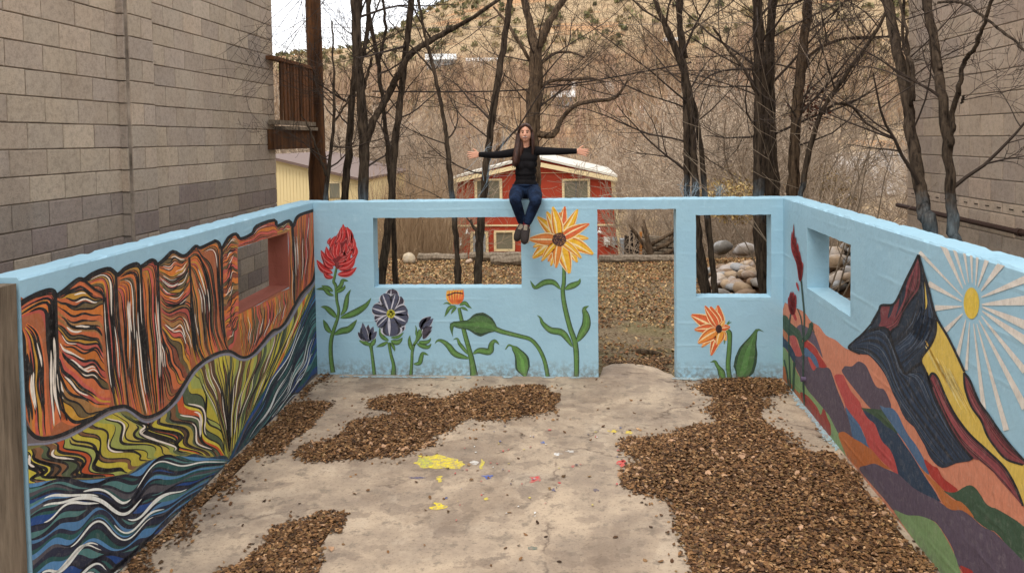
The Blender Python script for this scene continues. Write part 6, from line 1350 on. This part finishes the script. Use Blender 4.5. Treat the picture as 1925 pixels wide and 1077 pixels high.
# head: skull, cheeks, jaw, nose
ell(body, hc+V3(0, .012, .030), (.073, .088, .083), nu=18, nv=12); ell(body, hc+V3(0, -.018, -.02), (.067, .066, .074), nu=18, nv=12); ell(body, hc+V3(0, -.038, -.072), (.033, .034, .030))
for s_ in (-1, 1): ell(body, hc+V3(s_*.034, -.050, -.020), (.022, .022, .022)); ell(body, hc+V3(s_*.074, .008, -.008), (.008, .016, .026))
capsule(body, [hc+V3(0, -.078, .012), hc+V3(0, -.096, -.018)], [.008, .0125], 8)
capsule(body, [shL, elL, wrL], [.045, .036, .024]); capsule(body, [shR, elR, wrR], [.045, .036, .024])
capsule(body, [hjL, (hjL+kL)/2+V3(0, 0, .01), kL], [.082, .073, .054]); capsule(body, [hjR, (hjR+kR)/2+V3(0, 0, .01), kR], [.082, .073, .054])
capsule(body, [kL, (kL*.6+aL*.4)+V3(0, .02, 0), aL], [.052, .049, .032]); capsule(body, [kR, (kR*.6+aR*.4)+V3(0, .02, 0), aR], [.052, .049, .032])
fL, fR = aL+V3(-.045, -.07, -.115), aR+V3(-.012, -.10, -.130)
capsule(body, [aL, aL+V3(0, -.02, -.035), fL], [.032, .034, .028]); capsule(body, [aR, aR+V3(0, -.02, -.035), fR], [.032, .034, .028])
def hand(mb, w, d, up_, s_):
    d = d/np.linalg.norm(d); u = up_-d*(up_@d); u /= np.linalg.norm(u); n_ = np.cross(d, u)
    # palm faces the viewer, fingers fan out along d; u is the thumb side
    pc_ = w+d*.045; K_ = .88
    for k in np.linspace(-.028, .028, 5): capsule(mb, [w+u*k*.5, w+d*.05*K_+u*k*K_, w+d*.085*K_+u*k*.95], [.014, .0125, .0115], 8)
    for k, (o_, L_, sp) in enumerate(((.031, .066, .16), (.011, .076, .05), (-.010, .071, -.06), (-.030, .056, -.18))):
        L_ *= K_; b = w+d*.083*K_+u*o_*.95; dd = d+u*sp; dd /= np.linalg.norm(dd); cv = n_*s_*.012
        capsule(mb, [b, b+dd*L_*.5+cv*.3, b+dd*L_+cv], [.0098, .0088, .0072], 8)
    b = w+d*.02+u*.024; dd = d*.62+u*.75; capsule(mb, [b, b+dd*.032, b+dd*.062+d*.008], [.0125, .0108, .0085], 8)
hand(body, wrL, V3(-1, -.25, -.05), V3(0, 0, 1), 1); hand(body, wrR, V3(1, -.25, -.16), V3(0, 0, 1), -1)
remeshed(body, 'body', M['skin'], person, .0048, 5)
top = MB(); body_parts(top, g=.010)
capsule(top, [shL+V3(.015, 0, 0), elL, wrL+(elL-wrL)*.03], [.054, .044, .032]); capsule(top, [shR+V3(-.015, 0, 0), elR, wrR+(elR-wrR)*.03], [.054, .044, .032])
capsule(top, [V3(hc[0], hy+.01, zs-.03), V3(hc[0], hy+.005, zs+.012)], [.068, .058])
for s_ in (-1, 1): ell(top, V3(hc[0]+s_*.050, hy-.066, HW+.39), (.056, .042, .060))
for k, z, a_ in ((0, .13, .002), (1, .20, -.001), (2, .30, .0)): ell(top, V3(hx, hy-.01, HW+z), (.137-.006*k+a_, .100, .05))
remeshed(top, 'sweater', M['knit'], person, .0065, 6)
jn = MB(); ell(jn, V3(hx, hy, HW+.095), (.163, .128, .095), nu=16, nv=10); ell(jn, V3(hx, hy-.01, HW+.15), (.146, .112, .06), nu=16, nv=10)
capsule(jn, [hjL, (hjL+kL)/2+V3(-.01, 0, .012), kL], [.093, .085, .068]); capsule(jn, [hjR, (hjR+kR)/2+V3(.01, 0, .012), kR], [.093, .085, .068])
capsule(jn, [kL, kL*.55+aL*.45+V3(0, .015, 0), aL+(kL-aL)*.16], [.067, .061, .052]); capsule(jn, [kR, kR*.55+aR*.45+V3(0, .015, 0), aR+(kR-aR)*.16], [.067, .061, .052])
remeshed(jn, 'jeans', M['denim'], person, .007, 4)
bt = MB(); th_ = np.linspace(0, 2*math.pi, 25); bt.tube([V3(hx+.149*math.cos(a), hy-.01+.116*math.sin(a), HW+.165) for a in th_], .010, 6, cap=False); bt.build('waistband', M['denim'], person)
# hair: a cap over the skull and long locks falling behind and over her right shoulder
hr = MB(); ell(hr, hc+V3(0, .038, .036), (.080, .086, .086), nu=18, nv=12); ell(hr, hc+V3(0, .055, -.03), (.078, .06, .10))
capsule(hr, [hc+V3(-.066, -.008, .045), hc+V3(-.080, .0, -.03), hc+V3(-.082, -.015, -.11), V3(hc[0]-.105, hy-.095, zs-.04), V3(hc[0]-.12, hy-.115, zs-.13), V3(hc[0]-.125, hy-.11, zs-.17)], [.022, .028, .034, .038, .036, .016])
capsule(hr, [hc+V3(-.05, .03, -.05), V3(hc[0]-.07, hy-.05, zs-.01), V3(hc[0]-.10, hy-.09, zs-.15)], [.04, .042, .022])
capsule(hr, [hc+V3(.066, -.006, .045), hc+V3(.079, .01, -.03), hc+V3(.076, .03, -.10), V3(hc[0]+.075, hy+.05, zs-.05), V3(hc[0]+.07, hy+.10, zs-.14)], [.021, .025, .028, .03, .018])
rh = random.Random(8)
for k in range(16):
    a_ = rh.uniform(-1, 1); x0_ = -.075+rh.uniform(-.02, .015) if k < 10 else .072+rh.uniform(-.01, .012); e_ = V3(hc[0]-.12+rh.uniform(-.055, .035), hy-.11+rh.uniform(-.02, .015), zs-rh.uniform(.10, .21)) if k < 10 else V3(hc[0]+.08+rh.uniform(-.02, .02), hy+rh.uniform(-.05, .08), zs-rh.uniform(.04, .12))
    capsule(hr, [hc+V3(x0_, -.012, .0), hc+V3(x0_*1.15, -.025, -.08), (hc+V3(x0_*1.3, -.05, -.15)+e_)/2, e_], [.013, .013, .011, .005], 6)
capsule(hr, [hc+V3(0, .07, -.05), V3(hc[0], hy+.10, zs), V3(hc[0]-.01, hy+.115, zs-.15)], [.055, .05, .03])
capsule(hr, [hc+V3(.004, -.052, .100), hc+V3(-.045, -.055, .075), hc+V3(-.070, -.03, .030)], [.016, .017, .015]); capsule(hr, [hc+V3(.004, -.052, .100), hc+V3(.045, -.055, .078), hc+V3(.068, -.03, .035)], [.016, .016, .014])
remeshed(hr, 'hair', M['hair'], person, .005, 4)
for s_ in (-1, 1):
    e = MB(); ell(e, hc+V3(s_*.0265, -.0760, .010), (.0125, .007, .0062)); e.build('eye', M['eye'], person, smooth=True)
    e = MB(); e.tube(catmull([hc+V3(s_*.013, -.079, .027), hc+V3(s_*.027, -.078, .032), hc+V3(s_*.042, -.068, .026)], 5), .0036, 6); e.build('eyebrow', M['brow'], person)
def smile(dz_, w, y, r_): return [hc+V3(x*w, y+abs(x)**2*.016, dz_+.011*x*x) for x in np.linspace(-1, 1, 9)]
e = MB(); e.tube(smile(-.0455, .030, -.0850, 0), [.0012, .0038, .0050, .0056, .0056, .0056, .0050, .0038, .0012], 8); e.build('teeth', M['teeth'], person, smooth=True)
e = MB(); e.tube(smile(-.0380, .0315, -.084, 0), [.001, .002, .0026, .003, .0027, .003, .0026, .002, .001], 6); e.tube(smile(-.0540, .0305, -.0825, 0), [.001, .0025, .0035, .004, .0042, .004, .0035, .0025, .001], 6); e.build('lips', M['lips'], person, smooth=True)
for (a_, f_, s_) in ((aL, fL, -1), (aR, fR, 1)):
    d = f_-a_; d /= np.linalg.norm(d); side = np.array([1., 0, 0]); side -= d*(side@d); side /= np.linalg.norm(side); nrm = np.cross(side, d)
    if nrm[1] > 0 or nrm[2] < -.99: pass
    sk = MB(); capsule(sk, [a_+V3(0, .0, .028), a_+V3(0, -.01, -.02)], [.037, .040]); remeshed(sk, 'sock', M['sock'], person, .006, 2)
    sh_ = MB(); capsule(sh_, [a_+V3(0, .012, -.030), a_+d*.075, f_+d*.015, f_+d*.045], [.047, .049, .049, .040]); so_ = remeshed(sh_, 'shoe', M['shoe'], person, .006, 3)
    n_ = np.cross(d, side); n_ = n_ if n_[2] < 0 or n_[1] > 0 else -n_
    sl = MB(); base = [a_+V3(0, .012, -.030)+n_*.042, a_+d*.06+n_*.042, f_+n_*.042, f_+d*.052+n_*.036]; Pb = catmull(base, 5); wv = np.interp(np.linspace(0, 1, len(Pb)), [0, .1, .6, .9, 1], [.032, .045, .052, .044, .022]); k_ = len(Pb)
    vs_ = [p-side*w-n_*.011 for p, w in zip(Pb, wv)]+[p+side*w-n_*.011 for p, w in zip(Pb, wv)]+[p-side*w+n_*.011 for p, w in zip(Pb, wv)]+[p+side*w+n_*.011 for p, w in zip(Pb, wv)]
    fs_ = []
    for i in range(k_-1): fs_ += [(i, i+1, k_+i+1, k_+i), (2*k_+i, 3*k_+i, 3*k_+i+1, 2*k_+i+1), (i, 2*k_+i, 2*k_+i+1, i+1), (k_+i, k_+i+1, 3*k_+i+1, 3*k_+i)]
    fs_ += [(0, k_, 3*k_, 2*k_), (k_-1, 3*k_-1, 4*k_-1, 2*k_-1)]; sl.add(vs_, fs_); sl.build('sole', M['sole'], so_)
    lc = MB()
    for i in range(5):
        c_ = a_+d*(.035+i*.014)-n_*.048; lc.tube([c_-side*.020, c_-n_*.004, c_+side*.020], .0028, 5)
    for q in (-1, 1): lc.tube(catmull([a_+d*.02+side*q*.041, a_+d*.05+side*q*.044-n_*.01, a_+d*.085+side*q*.040+n_*.01], 5), .0028, 5)
    lc.build('lace', M['lace'], so_)
